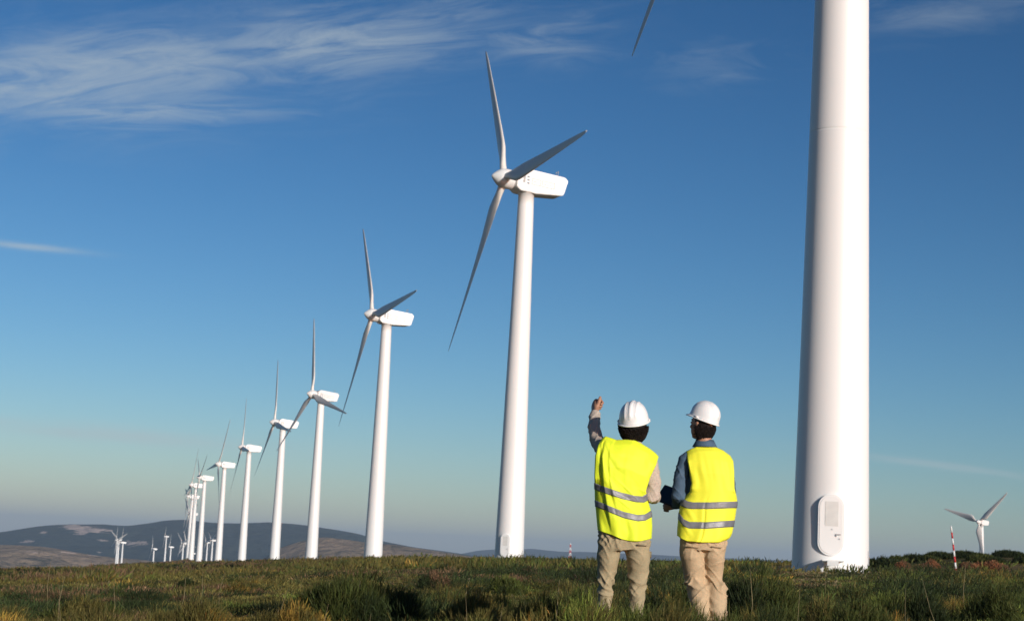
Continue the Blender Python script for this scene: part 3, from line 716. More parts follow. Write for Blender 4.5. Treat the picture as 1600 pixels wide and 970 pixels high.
class Vest:
    """open-sided waistcoat; outline given as photo pixels at distance D, real depth front and back"""
    def __init__(s, D, xl, xr, ytop, yhem, depth, seed, fold):
        s.D, s.xl, s.xr, s.ytop, s.yhem, s.dep, s.seed, s.fold = D, xl, xr, ytop, yhem, depth, seed, fold
    def pt(s, u, t, side, off=0.0):
        I = lambda T, x: np.interp(x, [a[0] for a in T], [a[1] for a in T])
        xl, xr = I(s.xl, t), I(s.xr, t); px = xl+(xr-xl)*u
        py = I(s.yhem, u)+(I(s.ytop, u)-I(s.yhem, u))*t
        d0 = I(s.dep, t); e = abs(2*u-1)
        arm = np.clip((t-.46)/.1, 0, 1)*np.clip((1-t)/.12, 0, 1)
        body = (1-e**2.6)**(1/2.2)
        dep = d0*(body*(1-.0*arm)) + .075*arm*e**5
        if side > 0: dep = dep*.85
        fo = s.fold(u, t, side)*np.clip((1-e)*14, .0, 1)*np.clip((1-t)*12, .1, 1)
        q_ = P(px, py, s.D + side*(dep+off+fo)*1.0)
        # keep the outline: scale lateral offset slightly with tape thickness
        q_[0] += (off*1.2*(2*u-1)*e**4)
        return q_
    def sheet(s, u0=0, u1=1, t0=None, t1=None, nu=90, nv=90, off=0.0, sides=(-1, 1)):
        V = []; Fc = []
        uu = .5-.5*np.cos(np.linspace(0, PI, nu+1)); uu = u0+(u1-u0)*uu
        for side in sides:
            o_ = len(V)
            for j in range(nv+1):
                for i in range(nu+1):
                    a, b_ = (t0(uu[i]), t1(uu[i])) if callable(t0) else (0, 1)
                    V.append(tuple(s.pt(uu[i], a+(b_-a)*j/nv, side, off)))
            for j in range(nv):
                for i in range(nu):
                    q_ = (o_+j*(nu+1)+i, o_+j*(nu+1)+i+1, o_+(j+1)*(nu+1)+i+1, o_+(j+1)*(nu+1)+i)
                    Fc.append(q_ if side < 0 else q_[::-1])
        bm = bmesh.new(); vs_ = [bm.verts.new(v) for v in V]
        for q_ in Fc: bm.faces.new([vs_[i] for i in q_])
        bmesh.ops.remove_doubles(bm, verts=bm.verts, dist=.0006)
        me = bpy.data.meshes.new('vest'); bm.to_mesh(me); bm.free(); return me
    def t_of(s, u, py):
        I = lambda T, x: np.interp(x, [a[0] for a in T], [a[1] for a in T])
        h_, tp = I(s.yhem, u), I(s.ytop, u); return (h_-py)/(h_-tp)
def vest_object(V, material, tapes, root):
    vo_ = link('safety_vest', V.sheet(nu=110, nv=120), material, root); md = vo_.modifiers.new('th', 'SOLIDIFY'); md.thickness = .0025; md.offset = 0
    for tp, hw in tapes:
        yc = lambda u, tp=tp: np.interp(u, [a[0] for a in tp], [a[1] for a in tp])
        me = V.sheet(nu=110, nv=5, t0=lambda u: V.t_of(u, yc(u)+hw), t1=lambda u: V.t_of(u, yc(u)-hw), off=.0035)
        o = link('reflective_strip', me, m_tape, vo_); md = o.modifiers.new('th', 'SOLIDIFY'); md.thickness = .0015; md.offset = 0
    # narrow bound edge along the hem
    return vo_
def legs_mesh(name, D, left, right, hips, voxel=.009, seed=1, amp=.010, lean=0.0):
    """left/right: rows (px, py, half width px, depth offset); hips rows likewise"""
    k = 1/F
    def rows(rw): return [P(a, b_, D+o_) for a, b_, h_, o_ in rw], [(h_*k*D, h_*k*D*1.12) for a, b_, h_, o_ in rw]
    sh = []
    for rw in (left, right):
        p_, r_ = rows(rw); sh.append(tube(p_, r_, 28))
    p_ = [P(a, b_, D) for a, b_, h_, dd_ in hips]; r_ = [(h_*k*D, dd_) for a, b_, h_, dd_ in hips]; sh.append(tube(p_, r_, 36))
    me = fuse(name, sh, voxel, 4)
    return me
def trouser_folds(me, D, knee_py, ankle_py, seed, amp):
    zk = P(900, knee_py, D)[2]; za = P(900, ankle_py, D)[2]
    def fn(co):
        z = co[:, 2]
        wgt = .45 + 1.0*np.exp(-((z-zk)/.07)**2) + .8*np.exp(-((z-za)/.10)**2) + .5*np.exp(-((z-(zk+.36))/.09)**2)
        return creases(co, amp, 6, 17, seed, .9)*np.clip(wgt, 0, 1.5)
    return displace(me, fn)

def build_person(cfg):
    D = cfg['D']; root = empty('person', P(*cfg['foot'], D), cfg['label'], 'person', 'workers in hard hats and yellow vests')
    root.location.z = gz(root.location.x, root.location.y)
    bpy.context.view_layer.update()
    inv = Matrix.Translation(-root.location)
    loc = len(bpy.data.objects)
    before = set(bpy.data.objects)
    # --- body: one continuous skin with head, hands and feet
    hc = P(*cfg['head'], D+cfg.get('head_off', 0)); hsh, W, Rm = head_shapes(hc, cfg['yaw'], cfg['pitch'])
    body = list(hsh)
    nk = P(*cfg['neck'], D); ch = P(*cfg['chest'], D+.0); wa = P(*cfg['waist'], D); hp = P(*cfg['hip'], D)
    body.append(tube([hc+np.array([0, -.01, -.02]), (hc+nk)/2+np.array([0, -.012, 0]), nk, nk-np.array([0, 0, .05])], [.056, .055, .060, .075], 20))
    body.append(rtube([nk-np.array([0, 0, .06]), ch, wa, hp], [(.12, .06), (.14, .085), (.125, .078), (.13, .08)], 28))
    sl = []
    for A in cfg['arms']:
        pts = [P(a, b_, D+o_) for a, b_, o_ in A['p']]
        body.append(rtube(pts, A['r'], 18)); 
        body += hand(pts[-1], A['hf'], A['hu'], A['hn'], A['curl'], A['thumb'], A.get('index'), A.get('s_hand', 1.0), A.get('tk', 1.0))
        body.append(rtube([nk-np.array([0, 0, .07]), pts[0]], [.06, .055], 18))
        sl.append((A, pts))
    for rw in (cfg['legL'], cfg['legR']):
        pts = [P(a, b_, D+o_) for a, b_, h_, o_ in rw]; body.append(rtube([hp]+pts, [.07]+[max(.03, h_/F*D*.68) for a, b_, h_, o_ in rw], 18))
        e_ = pts[-1]; ft = Vector(e_) + Vector((0, .05, -.02)); body.append(rtube([e_, e_+np.array([0, .02, -.03]), e_+np.array([0, .17, -.05])], [.035, .035, .025], 14))
    me = fuse('body', body, .0042, 2); link('body', me, m_skin, root)
    eyes(W, Rm, root)
    # --- hair and hard hat
    hr = hair_mesh(hc+np.array([0, 0, .0]), Rm, cfg['hair_r'], cfg['hair_low'], cfg['seed'], cfg.get('hair_n', 900), cfg.get('curl', .014), cfg.get('hair_front', .03)); link('hair', hr, m_hair, root, smooth=False)
    Rh = Matrix.Rotation(cfg['hyaw'], 3, 'Z') @ Matrix.Rotation(cfg['hpitch'], 3, 'X') @ Matrix.Rotation(cfg.get('hroll', 0), 3, 'Y')
    helmet_parts(P(*cfg['rim'], D+cfg.get('head_off', 0)), Rh, root, cfg['hs'])
    # --- shirt: torso and two sleeves fused
    sh = [rtube([nk-np.array([0, 0, .03]), ch, wa, hp], [(.085, .06), (cfg.get('cw', .165), .10), (.15, .10), (.155, .10)], 32)]
    for A, pts in sl:
        n_ = len(pts); c_ = [Vector(p_) for p_ in pts]; c_[-1] = c_[-1]+(c_[-2]-c_[-1])*A.get('cuff', .12)
        sh.append(rtube([nk-np.array([0, 0, .075]), c_[0]], [.056, A['s'][0]*.96], 22)); sh.append(tube(c_, A['s'], 24))
    me = fuse('shirt', sh, .007, 4)
    displace(me, lambda co: creases(co, .0075, 9, 16, cfg['seed']+2, 1.1))
    so = link('shirt', me, cfg['shirt'], root)
    # collar
    cpx, cpy = cfg['collar']; cc = Vector(P(cpx, cpy, D))
    v = []; f = []; n_ = 40
    for i in range(n_+1):
        a = -PI/2 - PI*.86 + 2*PI*.86*i/n_
        for (r_, z_) in ((.070, -.030), (.066, .0), (.060, .030), (.064, .033), (.075, .010), (.092, -.022)):
            v.append((cc.x+r_*1.02*math.cos(a), cc.y+r_*math.sin(a)*.95+.005, cc.z+z_*cfg.get('collar_h', 1)))
    for i in range(n_):
        for k in range(5): f.append((i*6+k, (i+1)*6+k, (i+1)*6+k+1, i*6+k+1))
    me = bpy.data.meshes.new('collar'); me.from_pydata(v, [], f); me.update(); co_ = link('collar', me, cfg['shirt'], so); md = co_.modifiers.new('t', 'SOLIDIFY'); md.thickness = .002
    for A, pts in sl:
        if A.get('cuffmat'):
            e_ = Vector(pts[-1]); d = (Vector(pts[-2])-e_).normalized(); vv, ff = tube([e_+d*.005, e_+d*.03, e_+d*.065], [A['s'][-1]*.98, A['s'][-1]*1.05, A['s'][-1]*1.06], 24)
            me = bpy.data.meshes.new('cuff'); me.from_pydata(vv, [], ff); me.update(); link('cuff', me, A['cuffmat'], so)
    # --- trousers
    me = legs_mesh('trousers', D, cfg['legL'], cfg['legR'], cfg['hips'], voxel=.007); trouser_folds(me, D, cfg['knee'], cfg['ankle'], cfg['seed']+5, .0135)
    to = link('trousers', me, cfg['tmat'], root)
    # pockets: flap patches that stand off the cloth
    for (px, py, wd, hg, yaw_, dof) in cfg['pockets']:
        c_ = P(px, py, D+dof); me = box(-wd/2, wd/2, -.006, .006, -hg/2, hg/2, .004); me.transform(Matrix.Translation(c_) @ Matrix.Rotation(yaw_, 4, 'Z')); link('pocket_flap', me, cfg['tmat'], to)
    # --- boots
    for rw in (cfg['legL'], cfg['legR']):
        a, b_, h_, o_ = rw[-1]; e_ = Vector(P(a, b_, D+o_)); zf = gz(e_.x, e_.y)
        bsh = [rtube([e_+Vector((0, -.01, .09)), Vector((e_.x, e_.y-.01, zf+.06))], [.05, .052], 20), rtube([Vector((e_.x, e_.y-.03, zf+.045)), Vector((e_.x, e_.y+.08, zf+.045)), Vector((e_.x, e_.y+.19, zf+.035))], [(.045, .045), (.05, .045), (.045, .03)], 20)]
        link('boot', fuse('boot', bsh, .008, 3), m_boot, root)
    # --- vest
    vest_object(cfg['vest'], cfg['vmat'], cfg['tapes'], root)
    # everything was laid out in world space: bring it under the root at the feet
    for o in set(bpy.data.objects)-before:
        if o.type == 'MESH': o.data.transform(inv)
    return root

def fold_l(u, t, side):
    # creases radiate from the raised left shoulder and across the small of the back
    a = math.atan2(t-1.0, u-.02); r_ = math.hypot(t-1.0, u-.02)
    f = .010*max(0, math.sin(a*11+1.5*math.sin(r_*5)))*math.exp(-((r_-.38)/.34)**2)
    uc = .07+.16*(1-t)**1.2; k = min(1, max(0, (u-uc)/.045)); k = k*k*(3-2*k)
    f += (.026*k*math.exp(-max(0, u-uc-.05)/.25) - .004)*min(1, max(0, (t-.02)*6))*min(1, max(0, (1-t)*7))
    k = min(1, max(0, (u-.17-.25*(1-t))/.03)); f += .007*k*math.exp(-max(0, u-.20-.25*(1-t))/.10)*min(1, max(0, t-.1)*3)
    k = min(1, max(0, (t-.34-.16*(1-u))/.02)); f -= .007*k*math.exp(-max(0, t-.36-.16*(1-u))/.06)*math.exp(-((u-.55)/.25)**2)
    f += .007*float(vnoise(u*4+t*2.2, t*3-u*1.6, 4.0+side))+.004*float(vnoise(u*11+t*7, t*6-u*5, 8.0+side))
    f += .005*max(0, 1-abs(math.sin((t*5.2+u*2.1)*PI))*3)*math.exp(-((t-.45)/.16)**2)*math.exp(-((u-.6)/.25)**2)
    f += .008*math.sin(u*19+1)*max(0, .22-t)/.22
    return f
def fold_r(u, t, side):
    f = .006*float(vnoise(u*3.4, t*2.2+u, 14.0+side))+.0035*float(vnoise(u*10+t*3, t*5-u*3, 18.0+side))
    f += .006*math.sin(u*17+.6)*max(0, .35-t)/.35
    f -= .008*math.exp(-((u-.44-.02*math.sin(t*9))/.02)**2)*np.clip((.5-t)*4, 0, 1)
    f += .006*max(0, math.sin((u*1.3+t*2.0)*17))*math.exp(-((u-.12)/.16)**2)*math.exp(-((t-.2)/.2)**2)
    return f
DL, DR = 12.6, 12.8
vestL = Vest(DL, [(0,934),(.15,932),(.35,929.5),(.6,929),(.8,930),(.92,934),(1,941)],
   [(0,1018),(.15,1019),(.3,1018),(.45,1013),(.58,1009),(.75,1016),(.9,1025),(1,1029)],
   [(0,684),(.06,681.5),(.16,684),(.25,687),(.40,686.5),(.55,686.5),(.66,691),(.85,701),(.95,708),(1,713)],
   [(0,828),(.25,835),(.45,842),(.6,845),(.8,845),(1,841)],
   [(0,.135),(.25,.125),(.5,.14),(.72,.150),(.86,.125),(.95,.098),(1,.055)], 3, fold_l)
vestR = Vest(DR, [(0,1058),(.1,1058.5),(.28,1061),(.40,1064),(.45,1070),(.52,1078),(.62,1080.5),(.78,1077),(1,1072)],
   [(0,1136),(.03,1141),(.08,1144),(.3,1149.5),(.44,1152),(.50,1151),(.6,1147.5),(.8,1147),(.92,1145.5),(.98,1141),(1,1137)],
   [(0,705),(.12,701),(.24,698),(.4,697),(.6,697),(.72,698.5),(.88,703),(1,709)],
   [(0,836),(.08,841),(.2,845),(.5,847),(.85,847),(1,843)],
   [(0,.145),(.25,.135),(.5,.135),(.72,.140),(.86,.122),(.95,.095),(1,.055)], 5, fold_r)
left = build_person(dict(D=DL, foot=(968,1016), seed=11,
   label='worker in khaki trousers pointing up at the turbines with one raised arm',
   head=(990,662), yaw=R(-14), pitch=R(14), neck=(985,694), chest=(980,730), waist=(974,800), hip=(975,832), collar=(986,692), collar_h=.55,
   hs=.96, rim=(990.5,657.5), hyaw=R(-16), hpitch=R(20), hroll=R(-3),
   hair_r=(.096,.106,.136), hair_low=-.134, hair_n=2600, curl=.022, hair_front=.02,
   arms=[dict(p=[(947,706,.02),(934,690,.20),(928.5,672,.31),(929.5,651,.44),(930.5,643,.49)], r=[.048,.042,.036,.030,.026], s=[.064,.056,.047,.041,.038], cuff=.3, cuffmat=None,
              hf=(-.08,.78,.62), hu=(.25,-.60,.75), hn=(1,.1,.1), curl=(84,98,60), index=(70,90,55), thumb=(.75,.60,.15), s_hand=1.26, tk=.55),
         dict(p=[(1015,722,0),(1020,750,-.01),(1019,776,-.015),(1021,777,.10),(1023,773,.22)], r=[.045,.042,.04,.032,.026], s=[.068,.058,.055,.048,.042], cuff=.2, cuffmat=None,
              hf=(.35,.9,.0), hu=(0,-.2,1), hn=(0,1,0), curl=(30,45,30), thumb=(.7,.7,.2))],
   shirt=m_check, tmat=m_khaki, vmat=m_vest, vest=vestL, cw=.15,
   legL=[(953,846,19,0),(951,868,18,0),(948,893,15.5,.02),(947,912,13.5,.01),(946,935,12.5,0),(945,955,12,-.02),(943.5,985,13.5,-.02),(943,1004,13,-.01)],
   legR=[(996,846,21,0),(997,868,19,0),(996.5,893,16.5,.03),(996.5,912,14,.02),(996,935,13,0),(995,955,12.5,-.01),(995,985,13,-.01),(995,1004,13,0)],
   hips=[(975,826,40,.115),(975,845,41.5,.125),(976,860,40.5,.115)], knee=912, ankle=955, pockets=[(1012,866,.10,.05,R(55),-.02),(1005,851,.09,.012,R(12),-.115)],
   tapes=[([(0,759),(.12,763),(.25,767),(.5,774),(.75,779),(.9,780),(1,776)],5),([(0,786),(.12,790),(.25,795),(.5,804),(.75,809),(.88,808),(1,802)],5)]))
right = build_person(dict(D=DR, foot=(1108,1014), seed=23,
   label='worker in beige trousers and blue shirt looking left while holding a tablet',
   head=(1098,663), yaw=R(47), pitch=R(4), neck=(1101,697), chest=(1107,730), waist=(1105,800), hip=(1100,834), collar=(1101.5,694), collar_h=1.0,
   hs=.895, rim=(1100,655), hyaw=R(50), hpitch=R(19), hroll=R(3),
   hair_r=(.086,.100,.128), hair_low=-.120, hair_n=2200, curl=.010, hair_front=.01,
   arms=[dict(p=[(1072,718,0),(1064,745,.0),(1062,776,.0),(1060,785,.08),(1055,789,.20)], r=[.046,.042,.04,.032,.026], s=[.062,.060,.060,.050,.040], cuff=.12, cuffmat=None,
              hf=(-.80,.55,-.05), hu=(0,.3,1), hn=(0,1,.4), curl=(45,60,35), thumb=(.6,.8,.3)),
         dict(p=[(1130,720,0),(1137,748,.0),(1139.5,778,.01),(1136,784,.16),(1118,782,.25)], r=[.046,.042,.04,.032,.026], s=[.058,.054,.053,.046,.040], cuff=.12, cuffmat=None,
              hf=(-.9,.35,0), hu=(0,.2,1), hn=(0,-1,0), curl=(25,35,25), thumb=(.6,.8,.2))],
   shirt=m_blue, tmat=m_beige, vmat=m_vest2, vest=vestR, cw=.15,
   legL=[(1080,850,19.5,0),(1081,868,19,0),(1084,888,17.5,.03),(1086,906,16,.04),(1090,922,15.5,.0),(1094,942,14.5,-.04),(1096,975,14,-.06),(1097,1003,13,-.06)],
   legR=[(1116,850,19.5,0),(1115,868,18,0),(1115,888,16,.04),(1115.5,906,15,.05),(1119,922,16,.01),(1121,942,15.5,-.04),(1122,975,14,-.06),(1122,1003,13,-.06)],
   hips=[(1100,832,37,.115),(1098.5,848,38,.125),(1098,860,36.5,.115)], knee=906, ankle=952, pockets=[(1083,854,.10,.012,R(-12),-.115),(1120,854,.09,.012,R(10),-.115)],
   tapes=[([(0,784),(.1,788),(.2,789.5),(.5,789.5),(1,788)],5.2),([(0,805),(.10,816),(.2,820),(.5,820.5),(1,817.5)],5.2)]))
# tablet held between the two workers
tc_ = P(1042, 773, DR+.20)
tb = empty('tablet', tc_, 'dark tablet in the right worker\'s hand, between the two workers', 'tablet')
Mt = (Matrix.Rotation(R(-12), 4, 'Z') @ Matrix.Rotation(R(-38), 4, 'X') @ Matrix.Rotation(R(22), 4, 'Y'))
me = box(-.062, .100, -.005, .005, -.085, .085, .003); me.transform(Mt); o = link('case', me, m_tabc, tb, smooth=False)
me = box(-.054, .092, -.0065, -.0052, -.077, .077, 0); me.transform(Mt); link('screen', me, m_glass, tb, smooth=False)

# ------------------------------------------------------------------ heath vegetation
def leaf_mat(name, rough=0.7):
    m = bpy.data.materials.new(name); m.use_nodes = True; t = m.node_tree; b = t.nodes['Principled BSDF']; b.inputs['Roughness'].default_value = rough; b.inputs['Specular IOR Level'].default_value = 0.2
    at = t.nodes.new('ShaderNodeAttribute'); at.attribute_name = 'tint'; t.links.new(at.outputs['Color'], b.inputs['Base Color'])
    tr = t.nodes.new('ShaderNodeBsdfTranslucent'); t.links.new(at.outputs['Color'], tr.inputs['Color'])
    mx_ = t.nodes.new('ShaderNodeMixShader'); mx_.inputs[0].default_value = 0.22
    t.links.new(b.outputs[0], mx_.inputs[1]); t.links.new(tr.outputs[0], mx_.inputs[2]); t.links.new(mx_.outputs[0], t.nodes['Material Output'].inputs['Surface'])
    return m
m_leaf = leaf_mat('heather_sprigs'); m_bush = leaf_mat('bush_leaves'); m_straw = leaf_mat('dry_straw', 0.8)
m_wood = mat('heather_stem', (.09, .06, .04), 0.9, var=0.4, scale=30)
PAL = dict(green=(.055, .066, .016), dark=(.024, .034, .011), olive=(.105, .088, .024), gold=(.21, .135, .028), brown=(.135, .080, .042), rust=(.22, .095, .045), grey=(.12, .11, .075), lime=(.115, .135, .026), straw=(.34, .27, .14))
PALA = {k: np.array(v)*1.2 for k, v in PAL.items()}
def sprigs(base, dirs, length, width, col, side_leaves=0, rng=RNG):
    """sprig = thin bent strip of two quads+tip, optionally with small side needles. returns v, quads, tris, colour"""
    n = len(base); d = dirs/np.linalg.norm(dirs, axis=1, keepdims=True)
    sd_ = rng.normal(size=(n, 3)); sd_[:, 2] *= .25; sd_ -= d*(sd_*d).sum(1, keepdims=True); sd_ /= np.linalg.norm(sd_, axis=1, keepdims=True)
    bend = rng.normal(size=(n, 3))*.16; bend[:, 2] = np.abs(bend[:, 2])*.6
    L_ = length[:, None]; W_ = width[:, None]*.5
    m1 = base+d*L_*.5; tip = base+(d+bend)*L_
    v = np.stack([base-sd_*W_*.7, base+sd_*W_*.7, m1+sd_*W_, m1-sd_*W_, tip], 1)
    i0 = np.arange(n)*5
    q_ = np.stack([i0, i0+1, i0+2, i0+3], 1); t_ = np.stack([i0+3, i0+2, i0+4], 1)
    V = [v.reshape(-1, 3)]; T = [t_]; C = [np.repeat(col, 5, 0)]; off = n*5
    for s in range(side_leaves):
        k = rng.uniform(.25, .95, n)[:, None]; p = base+d*L_*k+bend*L_*np.maximum(k-.5, 0)
        ld = d*.8+rng.normal(size=(n, 3))*.55; ld /= np.linalg.norm(ld, axis=1, keepdims=True)
        ll = L_*rng.uniform(.14, .30, n)[:, None]; sw = np.cross(ld, rng.normal(size=(n, 3))); sw /= np.linalg.norm(sw, axis=1, keepdims=True)
        vv = np.stack([p-sw*W_*.55, p+sw*W_*.55, p+ld*ll], 1); j0 = off+np.arange(n)*3
        V.append(vv.reshape(-1, 3)); T.append(np.stack([j0, j0+1, j0+2], 1)); C.append(np.repeat(col*rng.uniform(.85, 1.2, (n, 1)), 3, 0)); off += n*3
    return np.concatenate(V), q_, np.concatenate(T), np.concatenate(C)
class Acc:
    def __init__(s): s.V, s.Q, s.T, s.C, s.n = [], [], [], [], 0
    def add(s, v, q_, t_, c):
        s.V.append(v); s.Q.append(q_+s.n); s.T.append(t_+s.n); s.C.append(c); s.n += len(v)
    def build(s, name, m_, origin=None):
        v = np.concatenate(s.V)
        if origin is not None: v = v-np.asarray(origin)
        return mesh_np(name, v, np.concatenate(s.Q), np.concatenate(s.T), np.concatenate(s.C))
def clump_sprigs(cx, cy, rad, hgt, per, width, col, cvar, rng, side=1, upright=.55, lift=0.0, ground_z=None):
    """all clumps at once: arrays cx, cy, rad, hgt; 'per' sprigs each"""
    n = len(cx); k = np.repeat(np.arange(n), per); m_ = len(k)
    a = rng.uniform(0, 2*PI, m_); rr = np.sqrt(rng.uniform(0, 1, m_))
    dx, dy = rr*np.cos(a), rr*np.sin(a)
    dome = np.sqrt(np.maximum(1-rr**2, 0))
    x = cx[k]+dx*rad[k]; y = cy[k]+dy*rad[k]
    gzv = ground(x, y) if ground_z is None else ground_z
    tuft = .75+.5*vnoise(x*3.1/np.maximum(rad[k]/.35, .4), y*3.1/np.maximum(rad[k]/.35, .4), 3.0)
    hh = hgt[k]*(.25+.75*dome)*tuft*rng.uniform(.75, 1.2, m_)
    z = gzv+hh*rng.uniform(.0, .62, m_)
    L_ = hgt[k]*rng.uniform(.35, .65, m_)*(.6+.4*dome)
    d = np.stack([dx*(1-upright)*1.5+rng.normal(0, .22, m_), dy*(1-upright)*1.5+rng.normal(0, .22, m_), np.full(m_, 1.0)*(upright+.45)], 1)
    # light prevailing lean away from the wind
    d[:, 0] += .12
    c = col[k]*np.exp(rng.normal(0, cvar, (m_, 1)))
    c = c*(1+rng.normal(0, .06, (m_, 3)))
    return sprigs(np.stack([x, y, z+lift], 1), d, L_, width[k]*rng.uniform(.7, 1.3, m_), np.clip(c, .005, 1), side, rng)
def dome_sprigs(cx, cy, rad, hgt, per, len_k, width, col, rng, side=2, spread=.8, up=.75, cvar=.22):
    """low cushion shaped plants: sprigs stand on a lumpy shell, short and dense"""
    n = len(cx); k = np.repeat(np.arange(n), per); m_ = len(k)
    an = rng.uniform(0, 2*PI, m_); zz = rng.uniform(0, 1, m_)**.8; s_ = np.sqrt(1-zz**2); k2 = rng.uniform(.60, 1.0, m_)
    n3 = np.stack([s_*np.cos(an), s_*np.sin(an), zz], 1)
    x = cx[k]+rad[k]*n3[:, 0]*k2; y = cy[k]+rad[k]*n3[:, 1]*k2
    lump = .82+.42*vnoise(x*2.6/rad[k]*.35, y*2.6/rad[k]*.35, 3.0)
    z = ground(x, y)+hgt[k]*n3[:, 2]*k2*lump*.86
    L_ = hgt[k]**.5*len_k*rng.uniform(.55, 1.45, m_)
    d = n3*spread+np.array([.10, 0, up])+rng.normal(0, .24, (m_, 3))
    c = col[k]*np.exp(rng.normal(0, cvar, (m_, 1)))*(1+rng.normal(0, .06, (m_, 3)))
    return sprigs(np.stack([x, y, z], 1), d, L_, width[k]*rng.uniform(.7, 1.35, m_), np.clip(c, .004, 1), side, rng)
def palette(x, y, D, rng):
    """plant colour by place: patches of green, olive, gold, brown heath"""
    n = len(x); s1 = fbm(x*.55, y*.40, 11.0, 3); s2 = fbm(x*.13+5, y*.09, 21.0, 3); s3 = rng.uniform(-1, 1, n)
    names = ['green', 'olive', 'gold', 'brown', 'dark', 'lime']
    sc = np.stack([.25+.9*s1-.1*D/60+.25*s3, .20+.5*s2+.3*rng.uniform(-1, 1, n), -.12-.9*s1+.7*s2+.35*rng.uniform(-1, 1, n), -.12-.8*s2-.3*s1+.35*rng.uniform(-1, 1, n), .02+.8*s1-.5*s2+.3*rng.uniform(-1, 1, n), .02+.6*s2+.4*rng.uniform(-1, 1, n)], 1)
    lf = np.clip((.06-x/np.maximum(D, 5))/.2, 0, 1)       # drier, browner heath towards the left
    sc[:, 1] += .34*lf; sc[:, 3] += .24*lf; sc[:, 2] += .16*lf; sc[:, 0] -= .2*lf; sc[:, 4] += .34*(1-lf); sc[:, 0] += .18*(1-lf); sc[:, 2] -= .15*(1-lf)
    i = sc.argmax(1); A = np.array([PALA[k] for k in names])
    return A[i]*np.exp(rng.normal(0, .12, (n, 1)))
def scatter(D0, D1, count, margin=.07, rng=RNG, left_m=0.0):
    y = np.sqrt(rng.uniform(D0**2, D1**2, count)); t = rng.uniform(-.305-margin-left_m, .305+margin, count); return t*y, y
rng = np.random.default_rng(3)
foot_l = P(968, 1016, DL); foot_r = P(1108, 1014, DR)
acc = Acc()
def clear_of_feet(x, y, r_): return (np.hypot(x-foot_l[0], y-foot_l[1]) > r_) & (np.hypot(x-foot_r[0], y-foot_r[1]) > r_)
def canopy(x, y):
    """height to which the plants reach: lower and opener on the left, knee deep round the workers and to the right"""
    tq = np.clip((x/np.maximum(y, 5)+.10)/.22, 0, 1); tq = tq*tq*(3-2*tq)
    T = .20+.15*tq+.13*fbm(x*.5, y*.34, 31.0, 3)
    T = np.maximum(T, .40*np.exp(-(((x-.5)/1.7)**2+((y-11.7)/.75)**2)))
    return np.clip(T, .09, .50)
for D0, D1, cnt, per, lk, wk, sl_, rk_ in ((5.5, 11, 300, 560, .12, .0036, 3, 1), (11, 16, 380, 680, .12, .0046, 3, 1.05), (16, 25, 360, 640, .12, .0062, 2, 1.25), (25, 42, 470, 460, .13, .010, 2, 1.25), (42, 72, 900, 230, .15, .017, 1, 1.2)):
    x, y = scatter(D0, D1, cnt, rng=rng)
    T = canopy(x, y)*(1+.15*(y > 25)+.25*(y > 42)); hg = np.clip((T-.04)*rng.uniform(.35, 1.35, len(x)), .06, .55)
    hg = hg*np.where((np.abs(x-15.2*y/79) < 2.6*y/79) & (y > 38), .35, 1)
    for bx_, bd_, bw_ in ((565, 15.5, 225), (1192, 17, 150), (1440, 17, 150), (790, 30, 90), (682, 34, 60)):
        c_ = P(bx_, 866, bd_); hg = np.where((np.abs(x-c_[0]) < bw_/F*bd_*.48) & (y < bd_+.6) & (y > bd_*.66), hg*.45, hg)
    rad = (.16+.36*rng.random(len(x))**1.3)*(1+.6*(y > 25)+.5*(y > 42))*rk_
    dk = (rng.random(len(x)) < .11) & (y > 15); rad = np.where(dk, rad*1.7, rad); hg = np.where(dk, hg*1.35+.05, hg)
    cl_ = palette(x, y, y, rng)*np.exp(rng.normal(0, .26, (len(x), 1))); cl_[dk] = PALA['dark']*np.exp(rng.normal(.15, .25, (dk.sum(), 1)))
    keep = clear_of_feet(x, y, .22); cl_ = cl_[keep]; rad = np.where(clear_of_feet(x, y, .75), rad, np.minimum(rad, .18)); x, y, rad, hg = x[keep], y[keep], rad[keep], hg[keep]
    acc.add(*dome_sprigs(x, y, rad, hg, per, lk, np.full(len(x), wk), cl_, rng, sl_, spread=1.15, up=.28 if D0 > 15 else .5, cvar=.36))
# taller tufts just in front of the boots
for fx_, fy_, n_ in ((foot_l[0], foot_l[1], 26), (foot_r[0], foot_r[1], 26)):
    x = fx_+rng.uniform(-.40, .40, n_); y = fy_-rng.uniform(.26, 1.0, n_)
    acc.add(*dome_sprigs(x, y, np.full(n_, .15)+.08*rng.random(n_), .39+.07*rng.random(n_), 400, .16, np.full(n_, .0045), palette(x, y, y, rng), rng, 3, spread=.8, up=.8))
# loose upright sprigs and grass between the cushions
x, y = scatter(9, 75, 9000, rng=rng); keep = clear_of_feet(x, y, .2); x, y = x[keep], y[keep]
straw = np.where(rng.random((len(x), 1)) < .5, PALA['straw']*.75, np.where(rng.random((len(x), 1)) < .5, PALA['brown'], PALA['olive']))
acc.add(*clump_sprigs(x, y, .10+.012*y, .06+.0016*y+.03*rng.random(len(x)), 14, .0015+.00034*y, straw, .25, rng, 0, upright=.2))
x, y = scatter(7, 26, 750, rng=rng); keep = clear_of_feet(x, y, .2); x, y = x[keep], y[keep]
acc.add(*clump_sprigs(x, y, .12+.25*rng.random(len(x)), canopy(x, y)*.75, 40, np.clip(.0016+.00026*y, .003, .008), palette(x, y, y, rng), .22, rng, 2, upright=.45))
cover = link('heather_cover', acc.build('heather_cover', m_leaf), m_leaf, smooth=False)
tag(cover, 'low heather and broom covering the ground around the workers', None, None, 'stuff')
acc = Acc()
x, y = scatter(70, 270, 9000, rng=rng)
